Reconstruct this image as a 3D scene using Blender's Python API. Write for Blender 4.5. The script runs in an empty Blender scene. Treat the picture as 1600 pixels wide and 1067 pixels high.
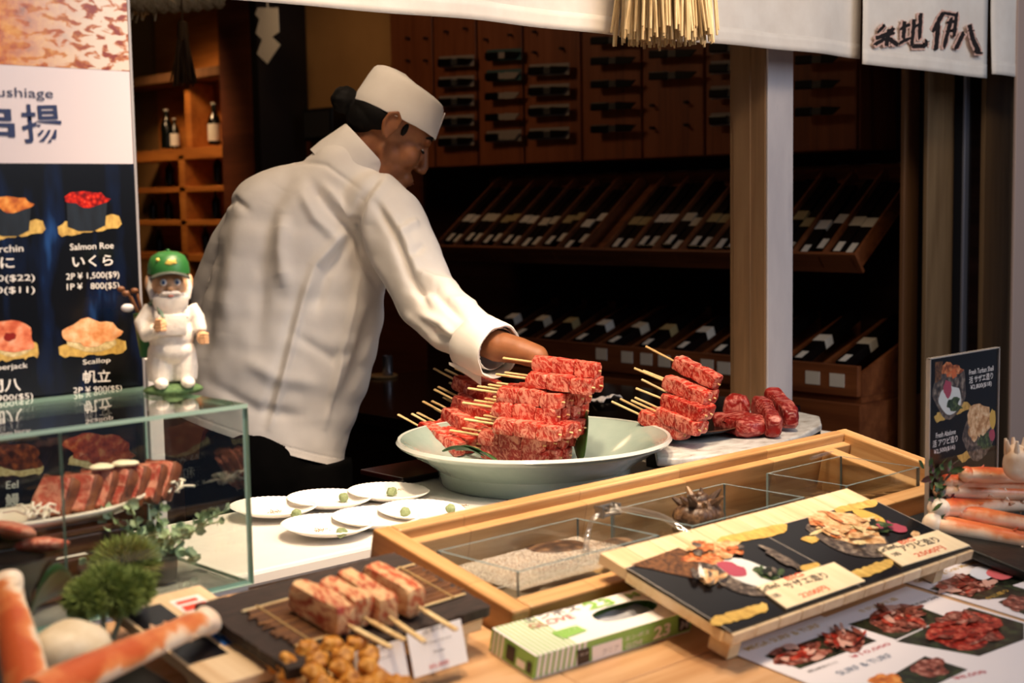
import bpy, bmesh, math, random
from mathutils import Vector as V, Matrix as Mx, noise
random.seed(7)
sc = bpy.context.scene
COL = sc.collection
R_ = math.radians

# ------------------------------------------------------------------ camera
CAM = V((0, 0, 1.5))
FPX = 50 / 36 * 1600
_y, _p, _r = R_(47), R_(5.7), R_(0.96)
_fh = V((math.cos(_y), math.sin(_y), 0))
FW = (_fh * math.cos(_p) - V((0, 0, 1)) * math.sin(_p)).normalized()
_rt = FW.cross(V((0, 0, 1))).normalized()
_u = _rt.cross(FW)
RT = _rt * math.cos(_r) - _u * math.sin(_r)
UP = _rt * math.sin(_r) + _u * math.cos(_r)
cd = bpy.data.cameras.new('camera')
cd.lens = 50
cd.sensor_width = 36
cd.clip_start = 0.05
cd.dof.use_dof = True
cd.dof.focus_distance = 2.62
cd.dof.aperture_fstop = 4.8
cam = bpy.data.objects.new('camera', cd)
COL.objects.link(cam)
cam.matrix_world = Mx.Translation(CAM) @ Mx((RT, UP, -FW)).transposed().to_4x4()
sc.camera = cam

# ------------------------------------------------------------------ light
sc.view_settings.view_transform = 'Standard'
sc.view_settings.look = 'None'
sc.view_settings.exposure = 0.0
sc.view_settings.gamma = 1
sc.view_settings.use_curve_mapping = False
w = bpy.data.worlds.new('world')
sc.world = w
w.use_nodes = True
w.node_tree.nodes['Background'].inputs[0].default_value = (0.62, 0.72, 1.0, 1)
w.node_tree.nodes['Background'].inputs[1].default_value = 0.10


def lamp(name, kind, loc, target, power, color, size=0.2, sy=None, spot=60, blend=.5):
    l = bpy.data.lights.new(name, kind)
    l.energy = power
    l.color = color
    if kind == 'AREA':
        l.size = size
        if sy:
            l.shape = 'RECTANGLE'
            l.size_y = sy
    else:
        l.shadow_soft_size = size
    if kind == 'SPOT':
        l.spot_size = R_(spot)
        l.spot_blend = blend
    o = bpy.data.objects.new(name, l)
    COL.objects.link(o)
    o.location = loc
    o.rotation_euler = (V(target) - V(loc)).to_track_quat('-Z', 'Y').to_euler()
    return o


WARM = (1.0, 0.74, 0.50)
lamp('eave_lamp_left', 'SPOT', (0.75, 0.95, 2.75), (0.95, 1.45, 1.0), 92, WARM, .10, spot=62, blend=.7)
lamp('eave_lamp_middle', 'SPOT', (1.25, 1.2, 2.75), (1.45, 1.75, 1.0), 185, WARM, .10, spot=58, blend=.7)
lamp('eave_lamp_right', 'SPOT', (2.0, 1.25, 2.75), (2.1, 1.75, 1.0), 110, WARM, .10, spot=58, blend=.7)
lamp('noren_fill', 'AREA', (1.8, 0.8, 2.7), (2.1, 2.0, 1.95), 19, (1, .80, .60), 2.0, .25)  # added fill to brighten the noren cloth, which the spots miss
lamp('inside_lamp_counter', 'SPOT', (1.65, 2.22, 2.85), (1.9, 2.5, 1.0), 50, WARM, .14, spot=75, blend=.8)
lamp('inside_lamp_chef', 'SPOT', (0.55, 2.5, 2.6), (1.95, 2.75, 1.3), 7, WARM, .2, spot=60, blend=.8)
lamp('inside_lamp_ceiling', 'AREA', (2.6, 4.6, 2.85), (2.8, 4.6, 0), 6.5, (1, .62, .34), .5)
lamp('tan_wall_fill', 'SPOT', (3.3, 5.2, 2.75), (4.25, 5.75, 2.0), 9, (1, .66, .36), .1, spot=64, blend=.9)  # added fill spot that lifts the tan wall, no fitting there
lamp('alcove_lamp', 'SPOT', (3.3, 6.6, 2.7), (4.1, 6.9, 1.6), 60, (1, .62, .32), .1, spot=70, blend=.8)
lamp('street_daylight', 'AREA', (2.6, -2.5, 3.2), (2.0, 1.5, 1.1), 74, (.87, .90, 1.0), 2.4, 2.0)


def ray(x, y):
    return FW + RT * ((x - 800) / FPX) - UP * ((y - 533.5) / FPX)


def onz(x, y, z):
    r = ray(x, y)
    return CAM + r * ((z - CAM.z) / r.z)


def onp(x, y, p, n):
    r = ray(x, y)
    return CAM + r * ((V(p) - CAM).dot(V(n)) / r.dot(V(n)))


def ony(x, y, yy): return onp(x, y, (0, yy, 0), (0, 1, 0))
def onx(x, y, xx): return onp(x, y, (xx, 0, 0), (1, 0, 0))
def ond(x, y, d): return CAM + ray(x, y) * d


# the serving shelf slopes 12 degrees down to the street
TS = R_(12)
SN = V((0, -math.sin(TS), math.cos(TS)))
SV = V((0, math.cos(TS), math.sin(TS)))
SP = V((1.034, 1.082, .98))
def ons(x, y, off=0): return onp(x, y, SP + SN * off, SN)


# ------------------------------------------------------------------ materials
def lin(c):
    c = c / 255
    return c / 12.92 if c <= .04045 else ((c + .055) / 1.055) ** 2.4


def rgb(h):
    return (lin(int(h[0:2], 16)), lin(int(h[2:4], 16)), lin(int(h[4:6], 16)), 1)


class NT:
    def __init__(s, name):
        s.m = bpy.data.materials.new(name)
        s.m.use_nodes = True
        s.t = s.m.node_tree
        s.b = s.t.nodes['Principled BSDF']
        s.o = s.t.nodes['Material Output']

    def n(s, typ, **kw):
        nd = s.t.nodes.new('ShaderNode' + typ)
        for k, v in kw.items():
            if k.startswith('i_'):
                key = k[2:].replace('_', ' ')
                sock = nd.inputs[int(key)] if key.isdigit() else nd.inputs[key]
                if isinstance(v, bpy.types.NodeSocket):
                    s.t.links.new(v, sock)
                else:
                    sock.default_value = v
            else:
                setattr(nd, k, v)
        return nd

    def coords(s, scale=(1, 1, 1), rand=0, kind='Object', rot=(0, 0, 0)):
        c = s.n('TexCoord').outputs[kind]
        if rand:
            oi = s.n('ObjectInfo').outputs['Random']
            mu = s.n('Math', operation='MULTIPLY', i_0=oi, i_1=float(rand)).outputs[0]
            c = s.n('VectorMath', operation='ADD', i_0=c, i_1=mu).outputs[0]
        return s.n('Mapping', i_Vector=c, i_Scale=scale, i_Rotation=rot).outputs[0]

    def ramp(s, fac, stops, interp='LINEAR'):
        r = s.n('ValToRGB', i_Fac=fac)
        e = r.color_ramp.elements
        r.color_ramp.interpolation = interp
        while len(e) < len(stops):
            e.new(.5)
        for el, (p, c) in zip(e, stops):
            el.position = p
            el.color = rgb(c) if isinstance(c, str) else c
        return r.outputs[0]

    def mix(s, fac, a, b, blend='MIX'):
        x = s.n('MixRGB', blend_type=blend)
        for k, v in (('Fac', fac), ('Color1', a), ('Color2', b)):
            if isinstance(v, bpy.types.NodeSocket):
                s.t.links.new(v, x.inputs[k])
            else:
                x.inputs[k].default_value = rgb(v) if isinstance(v, str) else v
        return x.outputs[0]

    def base(s, v): return s.set('Base Color', v)

    def set(s, k, v):
        if isinstance(v, bpy.types.NodeSocket):
            s.t.links.new(v, s.b.inputs[k])
        else:
            s.b.inputs[k].default_value = rgb(v) if isinstance(v, str) else v
        return s

    def bump(s, h, strength=.3, dist=.01):
        s.set('Normal', s.n('Bump', i_Height=h, i_Strength=strength, i_Distance=dist).outputs[0])
        return s


MC = {}


def mt(col, rough=.55, metal=0, spec=.5, coat=0, sss=0):
    """plain lacquer, paper, print ink and the like"""
    k = (col, rough, metal, spec, coat, sss)
    if k not in MC:
        x = NT('plain_' + col)
        x.base(col).set('Roughness', rough).set('Metallic', metal).set('Specular IOR Level', spec)
        if coat:
            x.set('Coat Weight', coat).set('Coat Roughness', .08)
        if sss:
            x.set('Subsurface Weight', sss).set('Subsurface Radius', (.02, .008, .004))
        MC[k] = x.m
    return MC[k]


def noisy(name, stops, scale=(8, 8, 8), detail=6, rough=.55, bump=0, bscale=None, rand=1, distort=0, bdist=.004, spec=.5, coat=0, sss=0, kind='Object'):
    x = NT(name)
    c = x.coords(scale, rand=rand, kind=kind)
    nz = x.n('TexNoise', i_Vector=c, i_Scale=1.0, i_Detail=detail, i_Roughness=.6, i_Distortion=distort).outputs[0]
    x.base(x.ramp(nz, stops)).set('Roughness', rough).set('Specular IOR Level', spec)
    if bump:
        h = nz
        if bscale:
            h = x.n('TexNoise', i_Vector=x.coords(bscale, rand=rand, kind=kind), i_Scale=1.0, i_Detail=5).outputs[0]
        x.bump(h, bump, bdist)
    if coat:
        x.set('Coat Weight', coat).set('Coat Roughness', .1)
    if sss:
        x.set('Subsurface Weight', sss).set('Subsurface Radius', (.012, .004, .003))
    return x.m


def wood(name, dark, mid, light, axis=0, board=None, rough=.5, rand=3, coat=0, grain=1.0):
    """axis: the grain runs along this object axis; board=(length,width) gives finger joints"""
    x = NT(name)
    sc3 = [70 * grain, 70 * grain, 70 * grain]
    sc3[axis] = 4 * grain
    c = x.coords(tuple(sc3), rand=rand)
    n1 = x.n('TexNoise', i_Vector=c, i_Scale=1.0, i_Detail=6, i_Roughness=.62, i_Distortion=.4).outputs[0]
    s2 = [12 * grain, 12 * grain, 12 * grain]
    s2[axis] = 1.0
    n2 = x.n('TexNoise', i_Vector=x.coords(tuple(s2), rand=rand), i_Scale=1.0, i_Detail=3, i_Distortion=1.2).outputs[0]
    f = x.n('Math', operation='ADD', i_0=x.n('Math', operation='MULTIPLY', i_0=n1, i_1=.45).outputs[0], i_1=x.n('Math', operation='MULTIPLY', i_0=n2, i_1=.55).outputs[0]).outputs[0]
    col = x.ramp(f, [(.36, dark), (.5, mid), (.66, light)])
    if board:
        bl, bw = board
        cc = x.n('TexCoord').outputs['Object']
        rot = (0, 0, 0) if axis == 0 else (0, 0, R_(90))
        mp = x.n('Mapping', i_Vector=cc, i_Rotation=rot).outputs[0]
        br = x.n('TexBrick', i_Vector=mp, i_Color1=rgb('ffffff'), i_Color2=rgb('c9b8a2'), i_Mortar=rgb('a98e6e'), i_Scale=1.0, i_Mortar_Size=.0006, i_Brick_Width=bl, i_Row_Height=bw)
        br.offset_frequency = 2
        br.offset = .37
        col = x.mix(.75, col, br.outputs[0], 'MULTIPLY')
    x.base(col).set('Roughness', rough)
    x.bump(f, .12, .002)
    if coat:
        x.set('Coat Weight', coat).set('Coat Roughness', .15)
    return x.m


def glassy(name, tint=(1, 1, 1, 1), refl=.05, power=4.0, gloss=.02, cover=None):
    """clear pane: transparent, with a mirror share that grows towards grazing view"""
    x = NT(name)
    t = x.t
    t.nodes.remove(x.b)
    tr = x.n('BsdfTransparent', i_Color=tint)
    gl = x.n('BsdfGlossy', i_Color=(1, 1, 1, 1), i_Roughness=gloss)
    lw = x.n('LayerWeight', i_Blend=.5).outputs['Facing']
    pw = x.n('Math', operation='POWER', i_0=lw, i_1=power).outputs[0]
    fa = x.n('Math', operation='MULTIPLY_ADD', i_0=pw, i_1=.85, i_2=refl, use_clamp=True).outputs[0]
    mx = x.n('MixShader', i_0=fa, i_1=tr.outputs[0], i_2=gl.outputs[0])
    out = mx
    if cover:
        stops, scale, rough = cover
        nz = x.n('TexNoise', i_Vector=x.coords(scale), i_Scale=1.0, i_Detail=8, i_Roughness=.7).outputs[0]
        df = x.n('BsdfDiffuse', i_Color=rgb(rough))
        out = x.n('MixShader', i_0=x.ramp(nz, stops), i_1=mx.outputs[0], i_2=df.outputs[0])
    t.links.new(out.outputs[0], x.o.inputs['Surface'])
    return x.m


def meat(name, lean, lean2, fat, amount=.52, scale=1.0, rough=.32, rot=(.3, .5, .4), spec=.5):
    x = NT(name)
    c = x.coords((1, 1, 1), rand=5, rot=rot)
    warp = x.n('TexNoise', i_Vector=c, i_Scale=26.0 * scale, i_Detail=3).outputs['Color']
    cw = x.n('VectorMath', operation='MULTIPLY_ADD', i_0=warp, i_1=(.022, .022, .022), i_2=c).outputs[0]
    st = x.n('Mapping', i_Vector=cw, i_Scale=(260 * scale, 75 * scale, 110 * scale)).outputs[0]
    v1 = x.n('TexNoise', i_Vector=st, i_Scale=1.0, i_Detail=4, i_Roughness=.65).outputs[0]
    st2 = x.n('Mapping', i_Vector=cw, i_Scale=(95 * scale, 26 * scale, 60 * scale), i_Rotation=(.2, .9, .1)).outputs[0]
    v2 = x.n('TexNoise', i_Vector=st2, i_Scale=1.0, i_Detail=5, i_Roughness=.6, i_Distortion=.8).outputs[0]
    v3 = x.n('TexNoise', i_Vector=c, i_Scale=14.0 * scale, i_Detail=3).outputs[0]
    red = x.mix(x.ramp(v3, [(.35, '000000'), (.65, 'ffffff')]), lean, lean2)
    m1 = x.ramp(v1, [(amount - .02, '000000'), (amount + .07, 'ffffff')])
    m2 = x.ramp(v2, [(amount + .0, '000000'), (amount + .08, 'ffffff')])
    mm = x.n('Math', operation='MAXIMUM', i_0=x.n('Math', operation='MULTIPLY', i_0=m1, i_1=.62).outputs[0], i_1=x.n('Math', operation='MULTIPLY', i_0=m2, i_1=.8).outputs[0]).outputs[0]
    x.base(x.mix(mm, red, fat)).set('Roughness', rough).set('Specular IOR Level', spec)
    x.set('Subsurface Weight', .12).set('Subsurface Radius', (.01, .003, .002))
    x.bump(x.n('Math', operation='ADD', i_0=v1, i_1=v2).outputs[0], .35, .003)
    return x.m


OAK = wood('oak_frame', 'ad7c4a', 'cba06c', 'dfbb8c', 0, (.22, .028), .42)
OAKY = wood('oak_frame_side', 'ab7844', 'c99b64', 'ddb886', 1, (.22, .03), .42)
SHELF = wood('shelf_wood', 'bd8f62', 'd0a67a', 'ddb892', 0, None, .38)
PINE = wood('pale_pine', 'c9a67c', 'dcc098', 'e8d2ae', 1, None, .55)
PINEX = wood('pale_pine_board', 'd8b07a', 'ecd0a0', 'f4dfba', 0, None, .5)
CAB = wood('cabinet_wood', '6b351a', '864722', '975530', 2, None, .5, grain=.5)
RACK = wood('rack_wood', '5a2c14', '744020', '8a502c', 1, None, .5, grain=.6)
DARKW = wood('dark_wood', '1c0f0a', '2a1710', '38201a', 1, None, .3, grain=.6)
POSTB = wood('post_brown', '6c5238', '836344', '957553', 2, None, .6, grain=.5)
BAMBOO = wood('bamboo_stick', 'c7a066', 'e2c48c', 'f1dcaa', 0, None, .5, grain=2)
CHAR = noisy('charred_board', [(.3, '140d0b'), (.6, '33231e'), (.8, '4a362e')], (30, 160, 60), rough=.6, bump=.5, bdist=.003)
CLOTH = noisy('noren_cotton', [(.3, 'e6ddd2'), (.7, 'f2ebe1')], (14, 14, 14), rough=.85, bump=.15, bscale=(700, 700, 700), bdist=.001)
JACKET = noisy('chef_cotton', [(.3, 'e9e2da'), (.7, 'f3eee8')], (6, 6, 6), rough=.8, bump=.12, bscale=(420, 420, 420), bdist=.001)
SKIN = noisy('skin', [(.3, '84502f'), (.7, 'a0663f')], (22, 22, 22), rough=.5, sss=.12, rand=0)
WALLT = noisy('tan_plaster', [(.3, '9a7040'), (.7, 'a87c48')], (3, 3, 3), rough=.85)
WHITE = mt('f1ece4', .3)
PAPER = mt('f3efe9', .5)
BLACK = mt('0b0908', .35)
GLASS = glassy('case_glass', (.955, .975, .965, 1), .035, 3.2)
GEDGE = NT('glass_edge').base('a8c8b8').set('Roughness', .15).m
TANKG = glassy('tank_glass', (.95, .96, .95, 1), .045, 3.5)
TEDGE = NT('tank_edge').base('6f8286').set('Roughness', .2).m
RAW = meat('raw_marbled_beef', '8e140f', 'b3241a', 'e8937c', .53)
RAW2 = meat('raw_marbled_beef_pale', '9c1c15', 'bd3426', 'ec9f88', .51)
STEAK = meat('raw_steak', '76100f', '931d19', 'd08074', .54, .7, .36)
GRILL = meat('seared_beef', 'a83a26', 'cc6840', 'f2cf9a', .49, .8, .4)


# ------------------------------------------------------------------ mesh helpers
class B:
    def __init__(s): s.bm = bmesh.new()

    def merge(s, t, m=0, M=None, keep=False):
        if M is not None:
            bmesh.ops.transform(t, matrix=M, verts=t.verts)
        if not keep:
            for f in t.faces:
                f.material_index = m
        me = bpy.data.meshes.new('tmp')
        t.to_mesh(me)
        t.free()
        s.bm.from_mesh(me)
        bpy.data.meshes.remove(me)
        return s

    def box(s, lo, hi, m=0, M=None, bev=0, seg=2, cuts=0):
        t = bmesh.new()
        bmesh.ops.create_cube(t, size=1)
        lo, hi = V(lo), V(hi)
        for v in t.verts:
            v.co = V([lo[i] + (v.co[i] + .5) * (hi[i] - lo[i]) for i in range(3)])
        if cuts:
            bmesh.ops.subdivide_edges(t, edges=t.edges, cuts=cuts, use_grid_fill=True)
        if bev:
            bmesh.ops.bevel(t, geom=t.edges[:], offset=bev, segments=seg, affect='EDGES', profile=.5)
        return s.merge(t, m, M)

    def cyl(s, p0, p1, r0, r1=None, n=16, m=0, M=None):
        r1 = r0 if r1 is None else r1
        return s.tube([p0, p1], [r0, r1], n, m, M)

    def tube(s, pts, r, n=8, m=0, M=None, flat=1.0, up=None):
        pts = [V(p) for p in pts]
        if not isinstance(r, (list, tuple)):
            r = [r] * len(pts)
        t = bmesh.new()
        rings = []
        prev = None
        for i, p in enumerate(pts):
            d = (pts[min(i + 1, len(pts) - 1)] - pts[max(i - 1, 0)]).normalized()
            a = prev if prev is not None else (V(up) if up else (V((0, 0, 1)) if abs(d.z) < .9 else V((1, 0, 0))))
            x = a - d * a.dot(d)
            x.normalize()
            prev = x
            yv = d.cross(x)
            rings.append([t.verts.new(p + (x * math.cos(k * 2 * math.pi / n) * flat + yv * math.sin(k * 2 * math.pi / n)) * r[i]) for k in range(n)])
        for a, b in zip(rings, rings[1:]):
            for k in range(n):
                t.faces.new((a[k], a[(k + 1) % n], b[(k + 1) % n], b[k]))
        t.faces.new(rings[0][::-1])
        t.faces.new(rings[-1])
        bmesh.ops.recalc_face_normals(t, faces=t.faces)
        return s.merge(t, m, M)

    def lathe(s, prof, n=48, m=0, M=None):
        t = bmesh.new()
        rings = []
        for r, z in prof:
            if r < 1e-6:
                rings.append([t.verts.new((0, 0, z))])
            else:
                rings.append([t.verts.new((r * math.cos(k * 2 * math.pi / n), r * math.sin(k * 2 * math.pi / n), z)) for k in range(n)])
        for a, b in zip(rings, rings[1:]):
            for k in range(n):
                k2 = (k + 1) % n
                if len(a) == 1 and len(b) == 1:
                    continue
                if len(a) == 1:
                    t.faces.new((a[0], b[k2], b[k]))
                elif len(b) == 1:
                    t.faces.new((a[k], a[k2], b[0]))
                else:
                    t.faces.new((a[k], a[k2], b[k2], b[k]))
        bmesh.ops.recalc_face_normals(t, faces=t.faces)
        return s.merge(t, m, M)

    def poly(s, pts, m=0):
        f = s.bm.faces.new([s.bm.verts.new(V(p)) for p in pts])
        f.material_index = m
        return s

    def prism(s, pts, z0, z1, m=0, M=None, bev=0):
        t = bmesh.new()
        a = [t.verts.new((p[0], p[1], z0)) for p in pts]
        b = [t.verts.new((p[0], p[1], z1)) for p in pts]
        t.faces.new(a[::-1])
        t.faces.new(b)
        for i in range(len(pts)):
            j = (i + 1) % len(pts)
            t.faces.new((a[i], a[j], b[j], b[i]))
        bmesh.ops.recalc_face_normals(t, faces=t.faces)
        if bev:
            bmesh.ops.bevel(t, geom=t.edges[:], offset=bev, segments=2, affect='EDGES', profile=.5)
        return s.merge(t, m, M)

    def ell(s, c, rad, m=0, sub=3, M=None, rough=0, freq=20, seed=0):
        t = bmesh.new()
        bmesh.ops.create_icosphere(t, subdivisions=sub, radius=1)
        if not isinstance(rad, (list, tuple)):
            rad = (rad,) * 3
        for v in t.verts:
            k = 1.0
            p = V((v.co.x * rad[0], v.co.y * rad[1], v.co.z * rad[2]))
            if rough:
                k += rough * noise.noise(p * freq + V((seed, seed * .7, 3.1 + seed)))
            v.co = p * k + V(c)
        return s.merge(t, m, M)

    def sheet(s, fn, nu, nv, m=0):
        vs = [[s.bm.verts.new(fn(i / nu, j / nv)) for j in range(nv + 1)] for i in range(nu + 1)]
        for i in range(nu):
            for j in range(nv):
                f = s.bm.faces.new((vs[i][j], vs[i + 1][j], vs[i + 1][j + 1], vs[i][j + 1]))
                f.material_index = m
        return s

    def build(s, name, mats, parent=None, smooth=False, M=None):
        me = bpy.data.meshes.new(name)
        s.bm.normal_update()
        s.bm.to_mesh(me)
        s.bm.free()
        for x in (mats if isinstance(mats, (list, tuple)) else [mats]):
            me.materials.append(x)
        if smooth:
            me.polygons.foreach_set('use_smooth', [True] * len(me.polygons))
            me.set_sharp_from_angle(angle=R_(smooth if smooth > 1 else 40))
        o = bpy.data.objects.new(name, me)
        COL.objects.link(o)
        if parent:
            o.parent = parent
        if M is not None:
            o.matrix_local = M
        return o


def thing(name, label, cat, M=None, group=None):
    o = bpy.data.objects.new(name, None)
    COL.objects.link(o)
    o.empty_display_size = .02
    if M is not None:
        o.matrix_world = M if isinstance(M, Mx) else Mx.Translation(V(M))
    return tag(o, label, cat, group)


def tag(o, label, cat, group=None, kind=None):
    o['label'] = label
    o['category'] = cat
    if group:
        o['group'] = group
    if kind:
        o['kind'] = kind
    return o


def struct(name, b, mats, label=None, smooth=False):
    o = b.build(name, mats, None, smooth)
    o['kind'] = 'structure'
    if label:
        o['label'] = label
    return o


def dup(root, M, label=None, group=None):
    def cp(o, parent):
        c = o.copy()
        COL.objects.link(c)
        if parent:
            c.parent = parent
        for ch in list(o.children):
            cp(ch, c)
        return c
    r = cp(root, None)
    r.matrix_world = M
    if label:
        r['label'] = label
    if group:
        r['group'] = group
    return r


def axes(O, u, v):
    u = V(u).normalized()
    wv = u.cross(V(v)).normalized()
    v2 = wv.cross(u)
    return Mx.Translation(V(O)) @ Mx((u, v2, wv)).transposed().to_4x4()


class Fr:
    """a flat thing's own plane: origin, right, up"""
    def __init__(s, O, u, v):
        s.M = axes(O, u, v)
        s.I = s.M.inverted()
        s.n = (s.M.to_3x3() @ V((0, 0, 1)))
        s.O = V(O)

    def at(s, x, y):
        q = s.I @ onp(x, y, s.O, s.n)
        return (q.x, q.y)


def flat(b, pts, z=.0004, m=0):
    return b.poly([(p[0], p[1], z) for p in pts], m)


def fp(fr, b, pix, z=.0004, m=0):
    return flat(b, [fr.at(*p) for p in pix], z, m)


def blobpix(cx, cy, rx, ry, n=24, rough=0, rot=0, seed=0):
    o = []
    for k in range(n):
        a = -2 * math.pi * k / n
        q = 1 + rough * noise.noise(V((math.cos(a) * 1.7 + seed * 3.3, math.sin(a) * 1.7, seed)))* 2
        x, y = rx * q * math.cos(a), ry * q * math.sin(a)
        o.append((cx + x * math.cos(rot) - y * math.sin(rot), cy + x * math.sin(rot) + y * math.cos(rot)))
    return o


def brush(p, q, wd, seed=0, n=14):
    """a ragged brush stroke from p to q, as pixels"""
    rnd = random.Random(seed)
    d = V((q[0] - p[0], q[1] - p[1]))
    nn = V((-d.y, d.x)).normalized()
    up, dn = [], []
    for i in range(n + 1):
        t = i / n
        c = V(p) + d * t
        e = (1 if 0 < i < n else .55)
        up.append(tuple(c + nn * wd * .5 * e * rnd.uniform(.75, 1.15) + d.normalized() * rnd.uniform(-3, 3)))
        dn.append(tuple(c - nn * wd * .5 * e * rnd.uniform(.75, 1.15) + d.normalized() * rnd.uniform(-3, 3)))
    return up + dn[::-1]


_tc = {}


def tmesh(body, bold=0):
    cu = bpy.data.curves.new('t', 'FONT')
    cu.body = body
    cu.size = 1
    cu.offset = bold
    cu.resolution_u = 3
    o = bpy.data.objects.new('t', cu)
    me = o.to_mesh().copy()
    o.to_mesh_clear()
    bpy.data.objects.remove(o)
    bpy.data.curves.remove(cu)
    return me


def text(fr, name, body, pa, pb, hpx, mat, parent, z=.0012, bold=.012):
    """lettering whose baseline runs between two points of the plane"""
    me = tmesh(body, bold)
    me.name = name
    a, b_ = V(fr.at(*pa)), V(fr.at(*pb))
    top = V(fr.at(pa[0], pa[1] - hpx))
    u = b_ - a
    h = abs((top - a).dot(V((-u.y, u.x)).normalized()))
    xs = [v.co.x for v in me.vertices]
    ys = [v.co.y for v in me.vertices]
    if not xs:
        return None
    x0, x1, y0, y1 = min(xs), max(xs), min(ys), max(ys)
    un = u.normalized()
    vn = V((-un.y, un.x))
    for v in me.vertices:
        q = a + un * ((v.co.x - x0) / (x1 - x0) * u.length) + vn * ((v.co.y - y0) / (y1 - y0) * h)
        v.co = (q.x, q.y, z)
    me.materials.append(mat)
    o = bpy.data.objects.new(name, me)
    COL.objects.link(o)
    o.parent = parent
    return o


ORD = ['first', 'second', 'third', 'fourth', 'fifth', 'sixth', 'seventh', 'eighth', 'ninth', 'tenth', 'eleventh', 'twelfth', 'thirteenth', 'fourteenth', 'fifteenth', 'sixteenth', 'seventeenth', 'eighteenth', 'nineteenth', 'twentieth', 'twenty-first', 'twenty-second', 'twenty-third', 'twenty-fourth']

# ------------------------------------------------------------------ the shop's shell
FLOORM = noisy('floor_stone', [(.3, '3a2f28'), (.7, '4a3d34')], (4, 4, 4), rough=.5)
CEILM = mt('2a1d14', .8)
struct('floor', B().box((-2.5, -3, -.1), (5.5, 9.2, 0)), FLOORM)
struct('ceiling', B().box((-1.2, 2.05, 3.0), (4.6, 9.2, 3.1)), CEILM)
struct('wall_back', B().box((-1.2, 9.0, 0), (4.6, 9.15, 3.0)), mt('33231a', .8))
struct('wall_left', B().box((-1.2, 2.1, 0), (-1.05, 9.0, 3.0)), mt('33231a', .8))
struct('wall_right', B().box((4.25, 1.95, 0), (4.4, 9.0, 3.0)), WALLT)
struct('trim_1', B().box((4.235, 1.96, 0), (4.249, 5.12, 3.0)), DARKW)          # dark panelling behind the cabinets
PANEL = wood('wainscot_wood', '4a2414', '5c2f1b', '6c3a22', 1, None, .5, grain=.5)
struct('trim_2', B().box((4.225, 5.121, 0), (4.2495, 6.25, onx(480, 188, 4.22).z), bev=.004), PANEL)
# partition between the tan wall and the bottle shelves
ya, yb = onx(418, 150, 4.0).y, onx(352, 150, 4.0).y
struct('trim_3', B().box((3.95, ya, 0), (4.24, ya + .06, 3.0), 0).box((3.97, ya + .1, 0), (4.24, yb, 3.0), 1), [mt('150c08', .6), PANEL])

# square post on the shop front line
GREYP = noisy('grey_paint', [(.3, 'b4aeb2'), (.6, 'c4bec0'), (.8, 'a8a2a8')], (9, 9, 3), rough=.6, bump=.25, bscale=(60, 60, 12), bdist=.002)
pb = B()
pb.box((2.812, 2.10, 0), (2.914, 2.106, 3.0), 1, bev=.002)
pb.box((2.81, 2.106, 0), (2.915, 2.215, 3.0), 0, bev=.003)
pb.box((2.806, 2.15, 0), (2.811, 2.2, 3.0), 0)
struct('trim_4', pb, [POSTB, GREYP])
# sliding door stiles at the right of the post
def stile(n, xa, xb, y, depth, m, yp=300):
    a, b = ony(xa, yp, y).x, ony(xb, yp, y).x
    struct('door_%d' % n, B().box((a, y, 0), (b, y + depth, 2.9), bev=.003), m)
BRJ = wood('jamb_wood', '5a3a20', '6e4a2c', '7d5836', 2, None, .6, grain=.5)
BRW = wood('door_wood', '6a5236', '7b6244', '8a7050', 2, None, .6, grain=.5)
stile(1, 1413, 1436, 2.30, .015, BRJ)
stile(2, 1449, 1490, 2.22, .015, BRW)
stile(3, 1507, 1514, 2.17, .01, mt('8a90a2', .35, .6))
stile(4, 1538, 1582, 2.12, .015, BRW)
stile(5, 1586, 1640, 1.99, .01, mt('b09a90', .7))
struct('trim_5', B().box((ony(1430, 300, 2.36).x, 2.36, 0), (4.25, 2.38, 2.95)), mt('120a07', .6))

# ------------------------------------------------------------------ wall cabinets with knives
CX = 4.0
zc = onx(700, 261, CX).z
seams = [612, 679, 747, 819, 909, 1003, 1101, 1200, 1340]
ys = [onx(s, 200, CX).y for s in seams]
colname = ['leftmost', 'second from left', 'third from left', 'fourth from left', 'fifth from left', 'one behind the post', 'rightmost']
pegs = {0: [(640, 60), (668, 60), (640, 95), (668, 95)], 1: [(700, 50), (730, 45)], 2: [(762, 62), (800, 55)], 3: [(838, 82), (880, 76), (838, 50)], 5: [(1022, 165), (1075, 160), (1022, 200), (1075, 195)]}
cabs = []
for i in range(8):
    y1, y0 = ys[i] - .004, ys[i + 1] + .004
    yc = (y0 + y1) / 2
    t = thing('wall_cabinet', ['narrow wall cabinet panel left of all the hanging knives, behind the chef hat', 'wall cabinet with knife column closest to the chef hat', 'wall cabinet second from the chef hat, knives with pale blades', 'wall cabinet third from the chef hat, four knives low down', 'wall cabinet just left of the straw tassel, five dark knives', 'wall cabinet under the straw tassel, two knives above empty pegs', 'wall cabinet half hidden by left side of the grey post', 'wall cabinet visible right of the grey post'][i], 'cabinet', (CX, yc, zc), 'knife cabinets on the right wall')
    h = 2.62 - zc
    B().box((.022, y0 - yc, 0), (.235, y1 - yc, h), bev=.002).build('carcass', CAB, t)
    dp = B().box((0, y0 - yc + .002, .002), (.02, y1 - yc - .002, h - .002), bev=.003).build('door', CAB, t)
    for (px_, py_) in pegs.get(i, []):
        q = onx(px_, py_, CX) - V((CX, yc, zc))
        B().cyl((-.022, q.y, q.z), (.001, q.y, q.z), .006, n=8).build('peg', mt('241209', .5), dp)

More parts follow.
